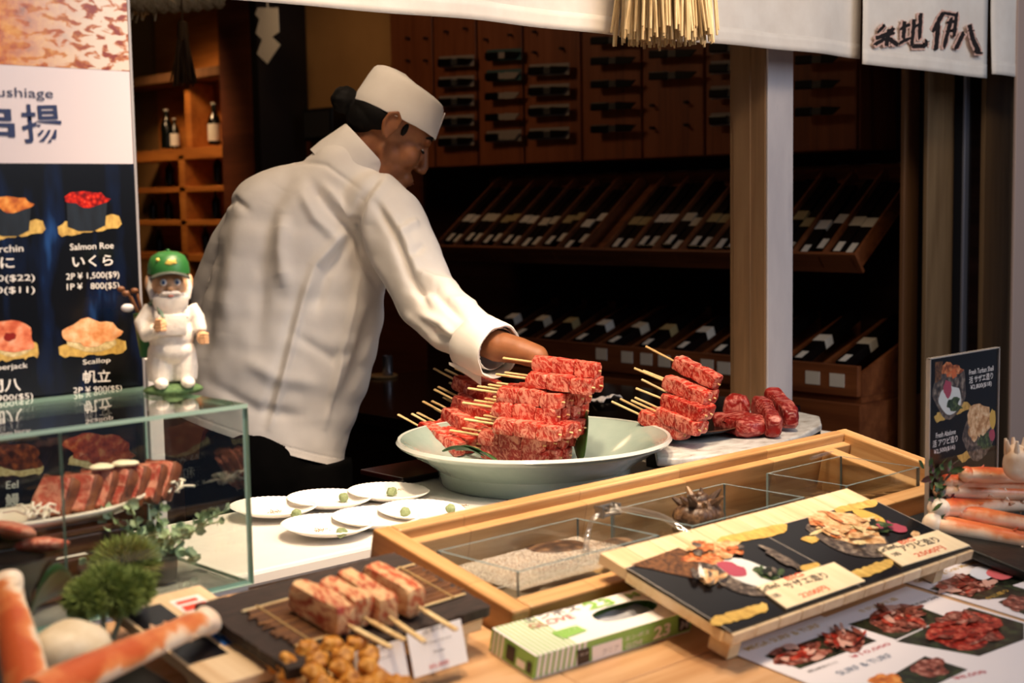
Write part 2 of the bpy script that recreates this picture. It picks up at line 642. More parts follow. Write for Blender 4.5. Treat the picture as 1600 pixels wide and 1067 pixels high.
kn = [
    (1, 'wall cabinet beside the chef hat', 713, 54, [96, 128, 158, 189, 220], 'm'),
    (2, 'second wall cabinet from the chef hat', 787, 54, [86, 118, 149, 182, 213], 'l'),
    (3, 'third wall cabinet from the chef hat', 858, 62, [109, 141, 173, 209], 'm'),
    (4, 'wall cabinet left of the straw tassel', 960, 70, [62, 94, 130, 165, 200], 'd'),
    (5, 'wall cabinet under the straw tassel', 1053, 74, [83, 117], 's'),
    (6, 'wall cabinet left of the grey post', 1147, 74, [73, 105, 144, 186], 'p'),
    (7, 'wall cabinet right of the grey post', 1279, 70, [92, 131, 173], 'd')]
cardm, hand, steelm, tealm = mt('94877a', .6), mt('0d0a09', .3), mt('8e8a84', .25, .8), mt('3f5c58', .5)
for ci, where, pxc, wpx, rows, st in kn:
    for ri, py_ in enumerate(rows):
        a, b_ = onx(pxc - wpx / 2, py_ + 1.5, CX - .03), onx(pxc + wpx / 2, py_ - 1.5, CX - .03)
        c = (a + b_) / 2
        L = (a - b_).length
        dv = (b_ - a).normalized()
        pos = ['topmost', 'second from top', 'third from top', 'fourth from top', 'lowest'][ri] if ri < len(rows) - 1 else 'lowest'
        t = thing('kitchen_knife', 'dark knife on pegs, %s in the %s' % (pos, where), 'knife', axes(c, dv, (0, 0, 1)), 'knives hanging on the wall cabinets')
        hh = .017
        # local x runs into the shop, z points at the wall or away from it
        card = st in 'mp' or (st == 'l' and ri in (0, 1, 4))
        if card:
            B().box((-L / 2, -.022, -.003), (L / 2, .024, -.001), bev=0).build('packing_card', cardm if st != 'l' or ri == 4 else tealm, t)
        B().box((-L / 2, -hh, 0), (-.02, hh * .8, .012), bev=.004).build('handle', hand, t)
        B().box((-.019, -hh * .8, .001), (.016, hh * .6, .010)).build('bolster', steelm if st != 'l' else cardm, t)
        B().prism([(.016, -hh * .9), (L / 2 - .03, -hh * .9), (L / 2, hh * .5), (.016, hh * .8)], .002, .009).build('blade_sheath', hand if st != 'l' or ri in (0,) else cardm, t)

# ------------------------------------------------------------------ slanted rack below
XF, XB = 3.76, 4.12
zf = onx(1000, 403, XF).z
zb_ = onx(1000, 283, XB).z
yr, yl = onx(1338, 412, XF).y, onx(668, 394, XF).y
rk = thing('slanted_display_rack', 'long slanted wooden rack of narrow compartments below the wall cabinets', 'rack', (XF, yr, zf))
slope = V((XB - XF, 0, zb_ - zf))
SL = slope.length
su = slope.normalized()
RM = Mx((su, V((0, 1, 0)), su.cross(V((0, 1, 0))))).transposed().to_4x4()   # local x up the slope, y into the shop
LY = yl - yr
b = B().box((0, 0, -.03), (SL, LY, -.012), M=RM)
b.build('back_board', RACK, rk)
B().box((-.012, -.02, -.03), (.0, LY, .045), M=RM, bev=.002).build('front_lip', RACK, rk)
B().box((SL, -.02, -.03), (SL + .02, LY, .03), M=RM, bev=.002).build('top_rail', RACK, rk)
pitch = .118
ncomp = int(LY / pitch)
for k in range(ncomp + 1):
    B().box((-.012, k * pitch - .004, -.012), (SL, k * pitch + .004, .030), M=RM).build('divider', RACK, rk)
for k in range(ncomp):
    if k in (3, 4, 9):
        continue
    B().box((SL + .021, k * pitch + .03, -.0), (SL + .024, k * pitch + .085, .028), M=RM).build('price_tag', mt('9c968c', .6), rk)
bandm = [mt('c9bda8', .5), mt('d8d2c8', .5), mt('a89468', .5)]
RW = Mx.Translation((XF, yr, zf)) @ RM
bl, wl = None, []
rnd = random.Random(3)
protos = {}
def boxproto(key, mb):
    t = thing('knife_box', 'x', 'box', RW)
    B().box((.0, -.022, 0), (.36, .022, .03), bev=.002).build('case', mt('100c0c', .25), t)
    B().box((.13, -.0225, .001), (.175, .0225, .0308)).build('paper_band', mb, t)
    B().box((.004, -.012, .001), (.05, .012, .0306)).build('end_label', bandm[1], t)
    return t
for k in range(ncomp):
    n = 0 if k == 9 else 2
    for j in range(n):
        Mk = RW @ Mx.Translation((.012 + rnd.uniform(0, .05), (k + .29 + .42 * j) * pitch, -.011)) @ Mx.Rotation(rnd.uniform(-.03, .03), 4, 'Z')
        lab = 'dark banded box, %s of two in %s compartment from right end of slanted rack' % ('right' if j == 0 else 'left', ORD[k])
        key = (k % 3)
        if key not in protos:
            protos[key] = boxproto(key, bandm[key])
            protos[key].matrix_world = Mk
            tag(protos[key], lab, 'box', 'boxes lying in the slanted rack')
        else:
            dup(protos[key], Mk, lab, 'boxes lying in the slanted rack')

# lower rack with labelled fronts
XL = 3.62
zt = onx(1100, 552, XL).z
z0 = onx(1100, 596, XL).z
yR, yL = onx(1340, 600, XL).y, onx(720, 560, XL).y
lr = thing('drawer_rack', 'low dark wooden rack with labelled fronts under the slanted rack', 'rack', (XL, yR, z0))
LY2 = yL - yR
B().box((0, 0, 0), (.02, LY2, zt - z0), bev=.002).build('front_board', RACK, lr)
B().box((.02, 0, -.02), (.6, LY2, -.0)).build('base_board', RACK, lr)
B().box((-.02, -.02, -.75), (.6, LY2, -.021)).build('plinth', RACK, lr)
for k, (a, c) in enumerate([(940, 553), (980, 558), (1010, 561), (1038, 564), (1066, 566), (1105, 571), (1131, 575), (1270, 590), (1308, 594)]):
    q = onx(a, c, XL) - V((XL, yR, z0))
    B().box((-.002, q.y - .026, q.z - .02), (-.0002, q.y + .026, q.z + .02)).build('front_label', mt('d6d0c6', .6), lr)
for k in range(int(LY2 / .16) + 1):
    B().prism([(.02, 0), (.5, 0), (.5, .2), (.4, .2), (.02, .07)], 0, .012, M=Mx.Translation((0, k * .16 + .01, 0)) @ Mx.Rotation(R_(90), 4, 'X')).build('divider', RACK, lr)
rnd = random.Random(5)
for k in range(int(LY2 / .16)):
    Mk = Mx.Translation((XL + .05, yR + k * .16 + .085, z0 + .07)) @ Mx.Rotation(R_(-20), 4, 'Y') @ Mx.Rotation(rnd.uniform(-.1, .1), 4, 'Z') @ Mx.Translation((0, 0, .0))
    dup(protos[k % 3], Mk, 'dark box leaning in the low labelled rack, %s from its right end' % ORD[k], 'boxes leaning in the low rack')
# ------------------------------------------------------------------ bottle alcove at the back left
XA = 4.0
pa = lambda x, y: onx(x, y, XA)
ALC = wood('alcove_wood', '9a5a26', 'b8702f', 'c9833e', 1, None, .5, grain=.5)
yl_, yr_ = pa(196, 250).y, pa(349, 236).y
sh = thing('bottle_shelf', 'warm lit wooden shelf unit with bottles left of the chef', 'shelf', (XA, yr_, 0))
off = V((XA, yr_, 0))
for (p_, th) in ((241, .06), (296, .03), (348, .03), (402, .04)):
    z = pa(283, p_).z
    B().box((0, 0, z - th / 2), (.22, yl_ - yr_, z + th / 2), bev=.003).build('shelf_board', ALC, sh)
B().box((.22, 0, .9), (.24, yl_ - yr_, 2.6)).build('back_panel', ALC, sh)
d0 = pa(283, 250).y - yr_
B().box((.0, d0 - .03, 1.0), (.22, d0 + .03, pa(283, 242).z), bev=.003).build('upright', ALC, sh)
d1 = pa(281, 190).y - yr_
B().box((.05, d1 - .03, pa(283, 240).z + .03), (.20, d1 + .03, pa(283, 128).z), bev=.003).build('upright', ALC, sh)
B().box((-.02, -.05, pa(283, 126).z), (.22, yl_ - yr_ + .2, pa(283, 112).z), bev=.003).build('top_beam', BRJ, sh)
def bottle(x, y, hpx, lab, label, dark='0c0f0a', XX=None):
    q = onx(x, y, XX or XA + .1)
    s = hpx / FPX * (q - CAM).dot(FW)
    r = s * .155
    t = thing('bottle', label, 'bottle', q, 'bottles on the back shelf')
    B().lathe([(0, 0), (r, .004), (r, s * .55), (r * .85, s * .64), (r * .36, s * .76), (r * .33, s * .97), (0, s * .97)], 20).build('glass_body', mt(dark, .12, 0, .6), t, 50)
    B().lathe([(0, s * .95), (r * .4, s * .95), (r * .4, s), (0, s)], 16).build('stopper', mt('b9b2a6', .3), t, 50)
    if lab:
        B().lathe([(r * 1.01, s * .1), (r * 1.02, s * .12), (r * 1.02, s * .48), (r * 1.01, s * .5)], 20).build('paper_label', mt(lab, .6), t, 50)
bottle(262, 233, 62, None, 'black bottle without a visible label, left one of the pair on the upper shelf')
bottle(274, 233, 48, 'e4ddd2', 'short bottle with white label on the upper shelf beside the upright')
bottle(336, 227, 66, 'd8d2c6', 'tall dark bottle with big white label on the upper shelf right end')
bottle(266, 290, 46, None, 'dark bottle on the second shelf left of the upright')
bottle(341, 285, 48, None, 'dark bottle on the second shelf at the right end')
bottle(240, 344, 40, None, 'dark bottle on the third shelf, leftmost one')
bottle(264, 344, 44, None, 'dark bottle on the third shelf beside the upright')
bottle(338, 340, 44, None, 'dark bottle on the third shelf at the right end')
bottle(250, 396, 40, None, 'dark bottle on the lowest shelf left of the upright')
bottle(322, 392, 40, None, 'dark bottle on the lowest shelf right of the upright')
# festoon rope, its hanging tassel, folded paper and the little speaker
STRAW = noisy('straw', [(.3, 'a5885a'), (.55, 'cbb084'), (.75, 'e2cea8')], (90, 90, 12), rough=.75, rand=0)
OLDSTRAW = noisy('old_straw', [(.3, '5c3c1c'), (.7, '8a6434')], (60, 60, 8), rough=.8, rand=0)
def strands(b, c, r0, r1, top, bot, n, thick, seed, m=0, wob=.01):
    rd = random.Random(seed)
    for k in range(n):
        a = rd.uniform(0, 6.283)
        q = math.sqrt(rd.random())
        e = bot + rd.uniform(0, .12) * (top - bot)
        p0 = V((c[0] + r0 * q * math.cos(a), c[1] + r0 * q * math.sin(a), top))
        p1 = V((c[0] + r1 * q * math.cos(a) + rd.uniform(-wob, wob), c[1] + r1 * q * math.sin(a) + rd.uniform(-wob, wob), e))
        mid = p0.lerp(p1, .5) + V((rd.uniform(-wob, wob), rd.uniform(-wob, wob), 0)) * .6
        b.tube([p0, mid, p1], [thick, thick, thick * .7], 5, m)
q = ond(287, 88, 4.7)
tq = thing('straw_tassel', 'dim brown straw tassel hanging in front of the bottle shelf', 'tassel', q)
b = B(); strands(b, (0, 0), .014, .04, .07, -.10, 40, .004, 2); b.build('straw', OLDSTRAW, tq, True)
B().lathe([(.0, .12), (.016, .11), (.02, .07), (.017, .05), (0, .05)], 12).build('knot', OLDSTRAW, tq, True)
B().cyl((0, 0, .1), (0, 0, .55), .003, n=6).build('cord', OLDSTRAW, tq)
q0, q1 = ond(150, -8, 4.4), ond(345, -2, 4.9)
b = B()
for k in range(3):
    b.tube([q0.lerp(q1, i / 40) + V((0, math.cos(i * .55 + k * 2.09) * .016, math.sin(i * .55 + k * 2.09) * .016 - math.sin(i / 40 * math.pi) * .02)) for i in range(41)], .02, 8)
rd = random.Random(9)
for k in range(30):
    p = q0.lerp(q1, .25 + rd.uniform(-.18, .3))
    b.tube([p, p + V((rd.uniform(-.03, .03), rd.uniform(.0, .12), -rd.uniform(.03, .08)))], .004, 5)
tag(b.build('straw_rope', STRAW, None, True), 'thick twisted straw rope strung across the top left of the shop', 'rope')
XS = 3.85
zz = [(403, 12), (434, 12), (436, 50), (425, 58), (438, 70), (418, 100), (402, 84), (410, 62), (400, 52), (406, 30), (399, 22)]
fr = Fr(onx(400, 60, XS), V((0, -1, 0)), (0, 0, 1))
b = B().prism([fr.at(*p) for p in zz][::-1], -.002, .002)
b.cyl((fr.at(418, 12)[0], fr.at(418, 12)[1] - .02, 0), (fr.at(418, 12)[0], fr.at(418, 12)[1] + .35, 0), .003, n=6)
tag(b.build('paper_streamer', mt('d8d0c4', .7), None, M=fr.M), 'white zigzag folded paper streamer hanging by the tan wall', 'paper streamer')
a, c = onx(493, 172, 4.2), onx(540, 218, 4.2)
spk = thing('speaker', 'small black box speaker on the tan wall behind the hair bun', 'speaker', (4.12, c.y, c.z))
B().box((0, 0, 0), (.1, a.y - c.y, a.z - c.z), bev=.006).build('housing', BLACK, spk)
B().box((-.004, .015, .015), (.0, a.y - c.y - .015, a.z - c.z - .015), bev=.001).build('grille', mt('171413', .9), spk)

# ------------------------------------------------------------------ counters
def chunk(b, x0, x1, y0, y1, z0, z1, seed):
    tb = bmesh.new()
    bmesh.ops.create_cube(tb, size=1)
    bmesh.ops.subdivide_edges(tb, edges=tb.edges, cuts=7, use_grid_fill=True)
    for v in tb.verts:
        p = v.co * 2
        # softly rounded block
        q = V([math.copysign(abs(c) ** 1.0, c) for c in p])
        n = max(abs(c) for c in q) ** .0
        r = 1 - .10 * (max(0, abs(q.x) + abs(q.y) - 1.62) + max(0, abs(q.y) + abs(q.z) - 1.62) + max(0, abs(q.x) + abs(q.z) - 1.62))
        q = q * r
        w_ = V((x0 + (q.x + 1) / 2 * (x1 - x0), y0 + (q.y + 1) / 2 * (y1 - y0), z0 + (q.z + 1) / 2 * (z1 - z0)))
        f = .0022 * noise.noise(w_ * 45 + V((seed, seed * 2, 0))) + .0014 * noise.noise(w_ * 130 + V((0, seed, 5)))
        w_ = w_ + V((noise.noise(w_ * 40 + V((seed, 0, 1))), noise.noise(w_ * 40 + V((3, seed, 1))), noise.noise(w_ * 40 + V((7, 1, seed))))) * .0022 + p.normalized() * f
        v.co = w_
    return b.merge(tb)



COUNT = noisy('white_laminate', [(.3, 'e9e4dd'), (.7, 'f0ece6')], (5, 5, 5), rough=.35, rand=0)
t = thing('prep_counter', 'white topped counter under the plates and the celadon platter', 'counter', (1.2, 1.8, 0))
B().box((-.75, 0, .925), (1.58, .385, .95), bev=.006).build('worktop', COUNT, t)
B().box((-.73, .02, 0), (1.56, .37, .924)).build('cabinet_base', mt('d9d2ca', .5), t)
B().box((-.73, .012, .88), (1.56, .019, .905)).build('edge_strip', mt('c3b9b0', .5), t)

SLM = axes(SP, (1, 0, 0), SV)          # the serving shelf's own frame
def sl(px_, py_, off=0):
    q = SLM.inverted() @ ons(px_, py_, off)
    return (q.x, q.y)
t = thing('serving_shelf', 'light wooden serving shelf sloping to the street under the food displays', 'shelf', SLM)
B().box((-.9, -.05, -.03), (.040, .335, 0), bev=.002).build('side_board', SHELF, t)
B().box((.0405, -.05, -.03), (1.9, .084, 0), bev=.002).build('front_board', SHELF, t)
HINGE = Mx.Translation((0, -.0505, 0)) @ Mx.Rotation(R_(-7), 4, 'X')      # the street edge lies flatter
B().box((-.9, -.36, -.03), (1.9, 0, 0), M=HINGE, bev=.002).build('front_board', SHELF, t)
B().box((-.9, -.385, -.1), (1.9, -.3605, .004), M=HINGE, bev=.004).build('front_edge', SHELF, t)
B().box((-.88, -.35, .0), (1.86, .27, .885), M=SLM.inverted() @ Mx.Translation((1.034, 1.082, 0.0))).build('base_cabinet', OAK, t)
PAPM = SLM @ HINGE

# ------------------------------------------------------------------ wooden tank frame
TF = SLM @ Mx.Translation((.0425, .087, -.025))
FL, FD = 1.05, .266
t = thing('tank_frame', 'long light oak frame holding the seafood tanks', 'frame', TF)
B().box((0, 0, -.03), (.028, FD, .06), bev=.003).build('end_rail', OAKY, t)
B().box((FL - .028, 0, -.03), (FL, FD, .06), bev=.003).build('end_rail', OAKY, t)
B().box((.0285, 0, -.03), (FL - .0285, .028, .06), bev=.003).build('front_rail', OAK, t)
rb = B().box((.0285, FD - .02, -.05), (FL - .0285, FD, .06), bev=.003)
rb.box((.0285, FD - .036, -.05), (FL - .0285, FD - .0195, .046), bev=.002)
rb.build('back_rail', OAK, t)
OAKF = wood('oak_tank_floor', '8f6a40', 'a98352', 'bf9a66', 0, None, .5)
B().box((1.108, 1.192, .978), (2.09, 1.352, .9915), M=TF.inverted()).build('floor_board', OAKF, t)
B().box((.93, .03, -.02), (.96, FD - .04, .05), bev=.003).build('cross_rail', OAKY, t)


def pane(b, lo, hi, thin):
    """clear sheet: faces get material 0, its cut edges material 1"""
    tb = bmesh.new()
    bmesh.ops.create_cube(tb, size=1)
    for v in tb.verts:
        v.co = V([lo[i] + (v.co[i] + .5) * (hi[i] - lo[i]) for i in range(3)])
    tb.normal_update()
    for f in tb.faces:
        f.material_index = 0 if abs(f.normal[thin]) > .5 else 1
    return b.merge(tb, keep=True)


WATER = glassy('tank_water', (.80, .78, .72, 1), .10, 3.0)
FOAM = glassy('foamy_water', (.85, .83, .78, 1), .10, 3.0, .05, ([(.40, '303030'), (.5, 'a0a0a0'), (.62, 'f0f0f0')], (420, 420, 60), 'ddd4c6'))
ZT, ZB = 1.064, .992
def tank(x0, x1, label, water, wz, wm):
    t = thing('glass_tank', label, 'tank', ((x0 + x1) / 2, 1.27, ZB), 'level glass tanks in the oak frame')
    hx, hy, hh, g = (x1 - x0) / 2, .075, ZT - ZB, .004
    pane(B(), (-hx, -hy, .0), (hx, -hy + g, hh), 1).build('front_pane', [TANKG, TEDGE], t)
    pane(B(), (-hx, hy - g, .0), (hx, hy, hh), 1).build('back_pane', [TANKG, TEDGE], t)
    pane(B(), (-hx, -hy + g, .0), (-hx + g, hy - g, hh), 0).build('end_pane', [TANKG, TEDGE], t)
    pane(B(), (hx - g, -hy + g, .0), (hx, hy - g, hh), 0).build('end_pane', [TANKG, TEDGE], t)
    B().box((-hx + g, -hy + g, .0), (hx - g, hy - g, .003)).build('tank_floor', mt('8d8272', .4), t)
    wq = B()
    for k in range(1):
        wq.sheet(lambda u, v: V((-hx + g + .0005 + u * (2 * hx - 2 * g - .001), -hy + g + .0005 + v * (2 * hy - 2 * g - .001), wz - ZB + .0012 * noise.noise(V((u * 9, v * 5, x0 * 7))))), 40, 24)
    o = wq.build('water', wm, t, True)
    return t
tank(1.119, 1.370, 'front left glass tank with foaming water and dark abalone', 1, 1.040, FOAM)
tank(1.438, 1.690, 'middle glass tank holding the spiky turban shell', 1, 1.028, WATER)
tank(1.797, 2.0, 'right glass tank behind the menu stand end', 1, 1.028, WATER)

SHELLD = noisy('shell_dark', [(.3, '1d130d'), (.5, '4a3322'), (.7, '8a6a4a')], (60, 60, 60), rough=.45, bump=.6, bdist=.003)
q = onz(872, 862, 1.033)
ab = thing('abalone', 'dark brown abalone in the foaming tank under the water jet', 'abalone', q)
B().ell((0, 0, .001), (.054, .036, .011), sub=4, rough=.12, freq=70).build('shell', SHELLD, ab, True, M=Mx.Rotation(R_(-15), 4, 'Z'))
B().ell((0, 0, -.009), (.036, .025, .006), sub=3, rough=.1, freq=60).build('foot', mt('7a6248', .5), ab, True)
q = onz(965, 850, 1.028)
ab = thing('abalone', 'smaller dark abalone at the right end of the foaming tank', 'abalone', q)
B().ell((0, 0, 0), (.028, .02, .008), sub=3, rough=.12, freq=70, seed=3).build('shell', SHELLD, ab, True)
for k, (x, y, s) in enumerate([(735, 892, .03), (775, 905, .028), (760, 925, .026)]):
    q = onz(x, y, 1.005)
    q.y = max(q.y, 1.225); q.x = max(q.x, 1.15 + k * .05); q.z = .998 + s * .42
    tag(B().ell((0, 0, 0), (s, s * .62, s * .4), sub=3, rough=.05, freq=40, seed=k).build('clam', noisy('clam_shell_%d' % k, [(.3, '8f8169'), (.7, 'cfc3ac')], (40, 120, 40), rough=.4), None, True, M=Mx.Translation(q) @ Mx.Rotation(.4 * k, 4, 'Z')), 'pale clam under water in the front left tank, %s of three' % ['leftmost', 'middle', 'rightmost'][k], 'clam', 'clams on the tank floor')
q = onz(1093, 797, 1.047)
ts = thing('turban_shell', 'spiky dark brown turban shell in the middle tank', 'shell', q)
b = B()
for k in range(60):
    a = k * .33
    r = .03 * (1 - k / 75)
    b.ell((r * math.cos(a) * .9, r * math.sin(a) * .8, -.012 + k * .00055), .018 * (1 - k / 90), sub=2, rough=.2, freq=90, seed=k)
b.build('spiral_shell', SHELLD, ts, True)
for k in range(9):
    a = k * .7
    r = .034 if k % 2 else .026
    p = V((r * math.cos(a), r * math.sin(a) * .85, .008 + .006 * (k % 3)))
    B().cyl(p * .75, p + V((p.x * .3, p.y * .3, .010)), .0075, .002, 8).build('spine', SHELLD, ts, True)
# water hose, clip and jet
HOSE = glassy('clear_hose', (.93, .91, .88, 1), .12, 2.5, .05, ([(.3, '303030'), (.7, '505050')], (30, 30, 30), 'd8d0c6'))
h0 = onz(950, 797, 1.085)
pts = [onz(945, 799, 1.085), onz(985, 796, 1.088), onz(1030, 806, 1.083), onz(1062, 824, 1.072), onz(1095, 845, 1.058)]
def smooth_pts(p, n=6):
    o = []
    for i in range(len(p) - 1):
        a, b_, c, d = p[max(i - 1, 0)], p[i], p[i + 1], p[min(i + 2, len(p) - 1)]
        for k in range(n):
            s = k / n
            o.append(.5 * ((2 * b_) + (c - a) * s + (2 * a - 5 * b_ + 4 * c - d) * s * s + (3 * b_ - a - 3 * c + d) * s ** 3))
    o.append(p[-1])
    return o
hz_ = thing('water_hose', 'clear water hose clipped to the middle tank corner, feeding the left tank', 'hose', h0)
B().tube([p - h0 for p in smooth_pts(pts)], .0042, 10).build('tube', HOSE, hz_, True)
cl = B()
for s in (-1, 1):
    cl.box((-.016 * s - .002, -.008, -.008), (-.016 * s + .002, .008, .008), bev=.001)
    cl.cyl((-.016, .006 * s, .005 * s), (.016, .006 * s, .005 * s), .0022, n=8)
    cl.cyl((-.012, -.012 * s, .004), (-.012, -.004 * s, .004), .003, n=8)
    cl.cyl((.010, .012 * s, -.002), (.010, .003 * s, .006), .003, n=8)
cl.build('metal_clip', mt('8f8a84', .3, .8), hz_, True)
j0 = onz(938, 802, 1.083)
jet = [j0, onz(926, 812, 1.076), onz(919, 832, 1.06), onz(914, 866, 1.040)]
B().tube([p - h0 for p in smooth_pts(jet)], [.0035] * 13 + [.004] * 4 + [.0055] * 2, 10).build('water_jet', HOSE, hz_, True)
pts = [ony(1268, 716, 1.37), ony(1300, 708, 1.37), ony(1330, 716, 1.36), ony(1345, 735, 1.34), ony(1350, 752, 1.32)]
tag(B().tube(smooth_pts(pts), .0035, 8).build('water_hose', HOSE, None, True), 'thin clear hose curving into the right tank', 'hose')

# ------------------------------------------------------------------ glass display case
CX0, CX1, CY0, CY1, CZ0, CZ1 = .30, .942, 1.488, 1.742, 1.03, 1.256
t = thing('display_case', 'glass display case under the gnome holding sample dishes', 'display case', (CX1, CY0, CZ0))
cb = lambda lo, hi, th: pane(B(), V(lo) - V((CX1, CY0, CZ0)), V(hi) - V((CX1, CY0, CZ0)), th)
G5 = .005
cm = [GLASS, GEDGE]
JX = .699
cb((JX + .0005, CY0, CZ0), (CX1, CY0 + G5, CZ1 - G5 - .0004), 1).build('front_pane', cm, t)
cb((CX0, CY0, CZ0), (JX - .0005, CY0 + G5, CZ1 - G5 - .0004), 1).build('front_pane', cm, t)
cb((CX1 - G5, CY0 + G5, CZ0), (CX1, CY1 - .0005, CZ1 - G5 - .0004), 0).build('side_pane', cm, t)
cb((CX0, CY1 - G5, CZ0), (CX1 - G5 - .0004, CY1, CZ1 - G5 - .0004), 1).build('back_pane', cm, t)
cb((CX0, CY0, CZ1 - G5), (CX1, CY1, CZ1), 2).build('top_pane', cm, t)
cb((CX0, CY0 + G5 + .0005, CZ0), (CX1 - G5 - .0005, CY1 - G5 - .0005, CZ0 + G5), 2).build('bottom_pane', [GLASS, GEDGE], t)
tag(B().box((CX0 - .05, CY0 + .005, .951), (CX1 - .004, CY1 - .002, CZ0 - .0004), bev=.003).build('plinth', COUNT), 'white plinth carrying the glass display case', 'plinth')

# ------------------------------------------------------------------ sample dishes in the case
ZF = CZ0 + G5
CRATE = wood('stained_crate', '2a1408', '4a2610', '7a431a', 0, None, .45)
cr = thing('wooden_crate', 'dark stained wooden crate carrying the steak dish inside the glass case', 'crate', (.735, 1.63, ZF))
for z in (.0, .026, .052):
    B().box((-.085, -.055, z), (.085, -.045, z + .022), bev=.002).build('slat', CRATE, cr)
    B().box((-.085, .045, z), (.085, .055, z + .022), bev=.002).build('slat', CRATE, cr)
    B().box((.075, -.044, z), (.085, .044, z + .022), bev=.002).build('slat', CRATE, cr)
    B().box((-.085, -.044, z), (-.075, .044, z + .022), bev=.002).build('slat', CRATE, cr)
B().box((-.085, -.055, .075), (.085, .055, .082), bev=.001).build('lid', CRATE, cr)
dz = ZF + .082
BOAT = noisy('pale_glaze', [(.3, 'c8c0b2'), (.7, 'e2dbd0')], (20, 20, 20), rough=.25, coat=.3)
pl = thing('boat_dish', 'long pale boat shaped dish under the sliced steak in the glass case', 'dish', (.735, 1.62, dz))
def boat(u, v):
    x = (u - .5) * .27
    wd = .047 * math.sqrt(max(0, 1 - (2 * u - 1) ** 4)) + .001
    y = (v - .5) * 2 * wd
    return V((x, y, .004 + .016 * abs(2 * v - 1) ** 2.5 + .014 * abs(2 * u - 1) ** 3))
b = B().sheet(boat, 28, 12)
o = b.build('bowl', BOAT, pl, True)
md = o.modifiers.new('solid', 'SOLIDIFY'); md.thickness = .004
B().box((-.06, -.02, 0), (.06, .02, .006), bev=.002).build('foot', BOAT, pl)
SEAR = meat('rare_roast_beef', 'b44a3a', 'cc6a54', 'e4a48a', .50, .8, .3)
CRUST = noisy('seared_crust', [(.3, '4a2816'), (.55, '7a4226'), (.8, '9c6238')], (60, 60, 60), rough=.5, bump=.5, bdist=.003)
steak_px = [(95, 808), (128, 803), (158, 798), (184, 793), (208, 787), (231, 781), (255, 776)]
sp = None
for i, (x, y) in enumerate(steak_px):
    q = ony(x, y + 12, 1.60)
    Mk = Mx.Translation((q.x, q.y + .01 - .004 * (i % 2), dz + .036)) @ Mx.Rotation(R_(18 + 5 * (i % 3)), 4, 'Z') @ Mx.Rotation(R_(30), 4, 'Y')
    lab = 'rare beef slice on the boat dish in the glass case, %s from the left' % ORD[i]
    if sp is None:
        sp = thing('beef_slice', lab, 'sliced beef', Mk, 'rare beef slices in the glass case')
        pk = B(); chunk(pk, -.0120, .0105, -.024, .024, -.024, .022, 5); pk.build('pink_meat', SEAR, sp, True)
        pk = B(); chunk(pk, -.0085, .0075, -.0262, .0272, -.0265, .0255, 9); pk.build('brown_crust', CRUST, sp, True)
    else:
        dup(sp, Mk, lab)
RAD = mt('ece6d8', .4, sss=.1)
rd = random.Random(4)
for k, (cxp, cyp) in enumerate([(62, 815), (262, 800)]):
    b = B()
    c = ony(cxp, cyp, 1.60)
    for n in range(26):
        p = V((rd.uniform(-.018, .018), rd.uniform(-.03, .0), rd.uniform(.0, .012)))
        d = V((rd.uniform(-.025, .025), rd.uniform(-.02, .02), rd.uniform(-.003, .01)))
        b.tube([p, p + d * .5 + V((0, 0, .004)), p + d], .0016, 5)
    tag(b.build('shredded_radish', RAD, None, True, M=Mx.Translation((c.x, 1.615, dz + .018))), ['heap of white shredded radish at the left end of the boat dish', 'heap of white shredded radish at the right end of the boat dish'][k], 'radish', kind='stuff')
for k, (x, y) in enumerate([(160, 773), (198, 767)]):
    q = ony(x, y, 1.6)
    tag(B().ell((0, 0, 0), (.016, .014, .004), sub=3, rough=.25, freq=60, seed=k).build('garlic_slice', mt('efe4c8', .35, sss=.1), None, True, M=Mx.Translation((q.x, q.y, dz + .066))), 'pale slice lying on the rare beef, %s of two' % ('left' if k == 0 else 'right'), 'garnish')
# cropped dish at the frame's left
c = ony(8, 880, 1.6)
ld = thing('dark_bowl', 'dark bowl of pink sliced meat cut by the left edge of the photo', 'bowl', (c.x, 1.60, ZF))
B().lathe([(.0, 0), (.03, 0), (.034, .02), (.055, .05), (.066, .062), (.063, .064), (.05, .052), (.0, .04)], 32).build('bowl', mt('120c0a', .25), ld, True)
for k in range(5):
    a = [(-.02, 0), (.02, .01), (.0, -.03), (.03, -.025), (-.01, .03)][k]
    Mk = Mx.Translation((c.x + a[0], 1.60 + a[1], ZF + .072 + .012 * (k % 3))) @ Mx.Rotation(k * .9, 4, 'Z') @ Mx.Rotation(R_(20), 4, 'X')
    tag(B().ell((0, 0, 0), (.034, .02, .009), sub=3, rough=.2, freq=40, seed=k).build('meat_slice', [SEAR], None, True, M=Mk), 'pink meat slice in the dark bowl at the left photo edge, %s' % ['lowest at left', 'lowest at right', 'front one', 'front right one', 'topmost'][k], 'sliced meat', 'pink slices in the dark bowl')

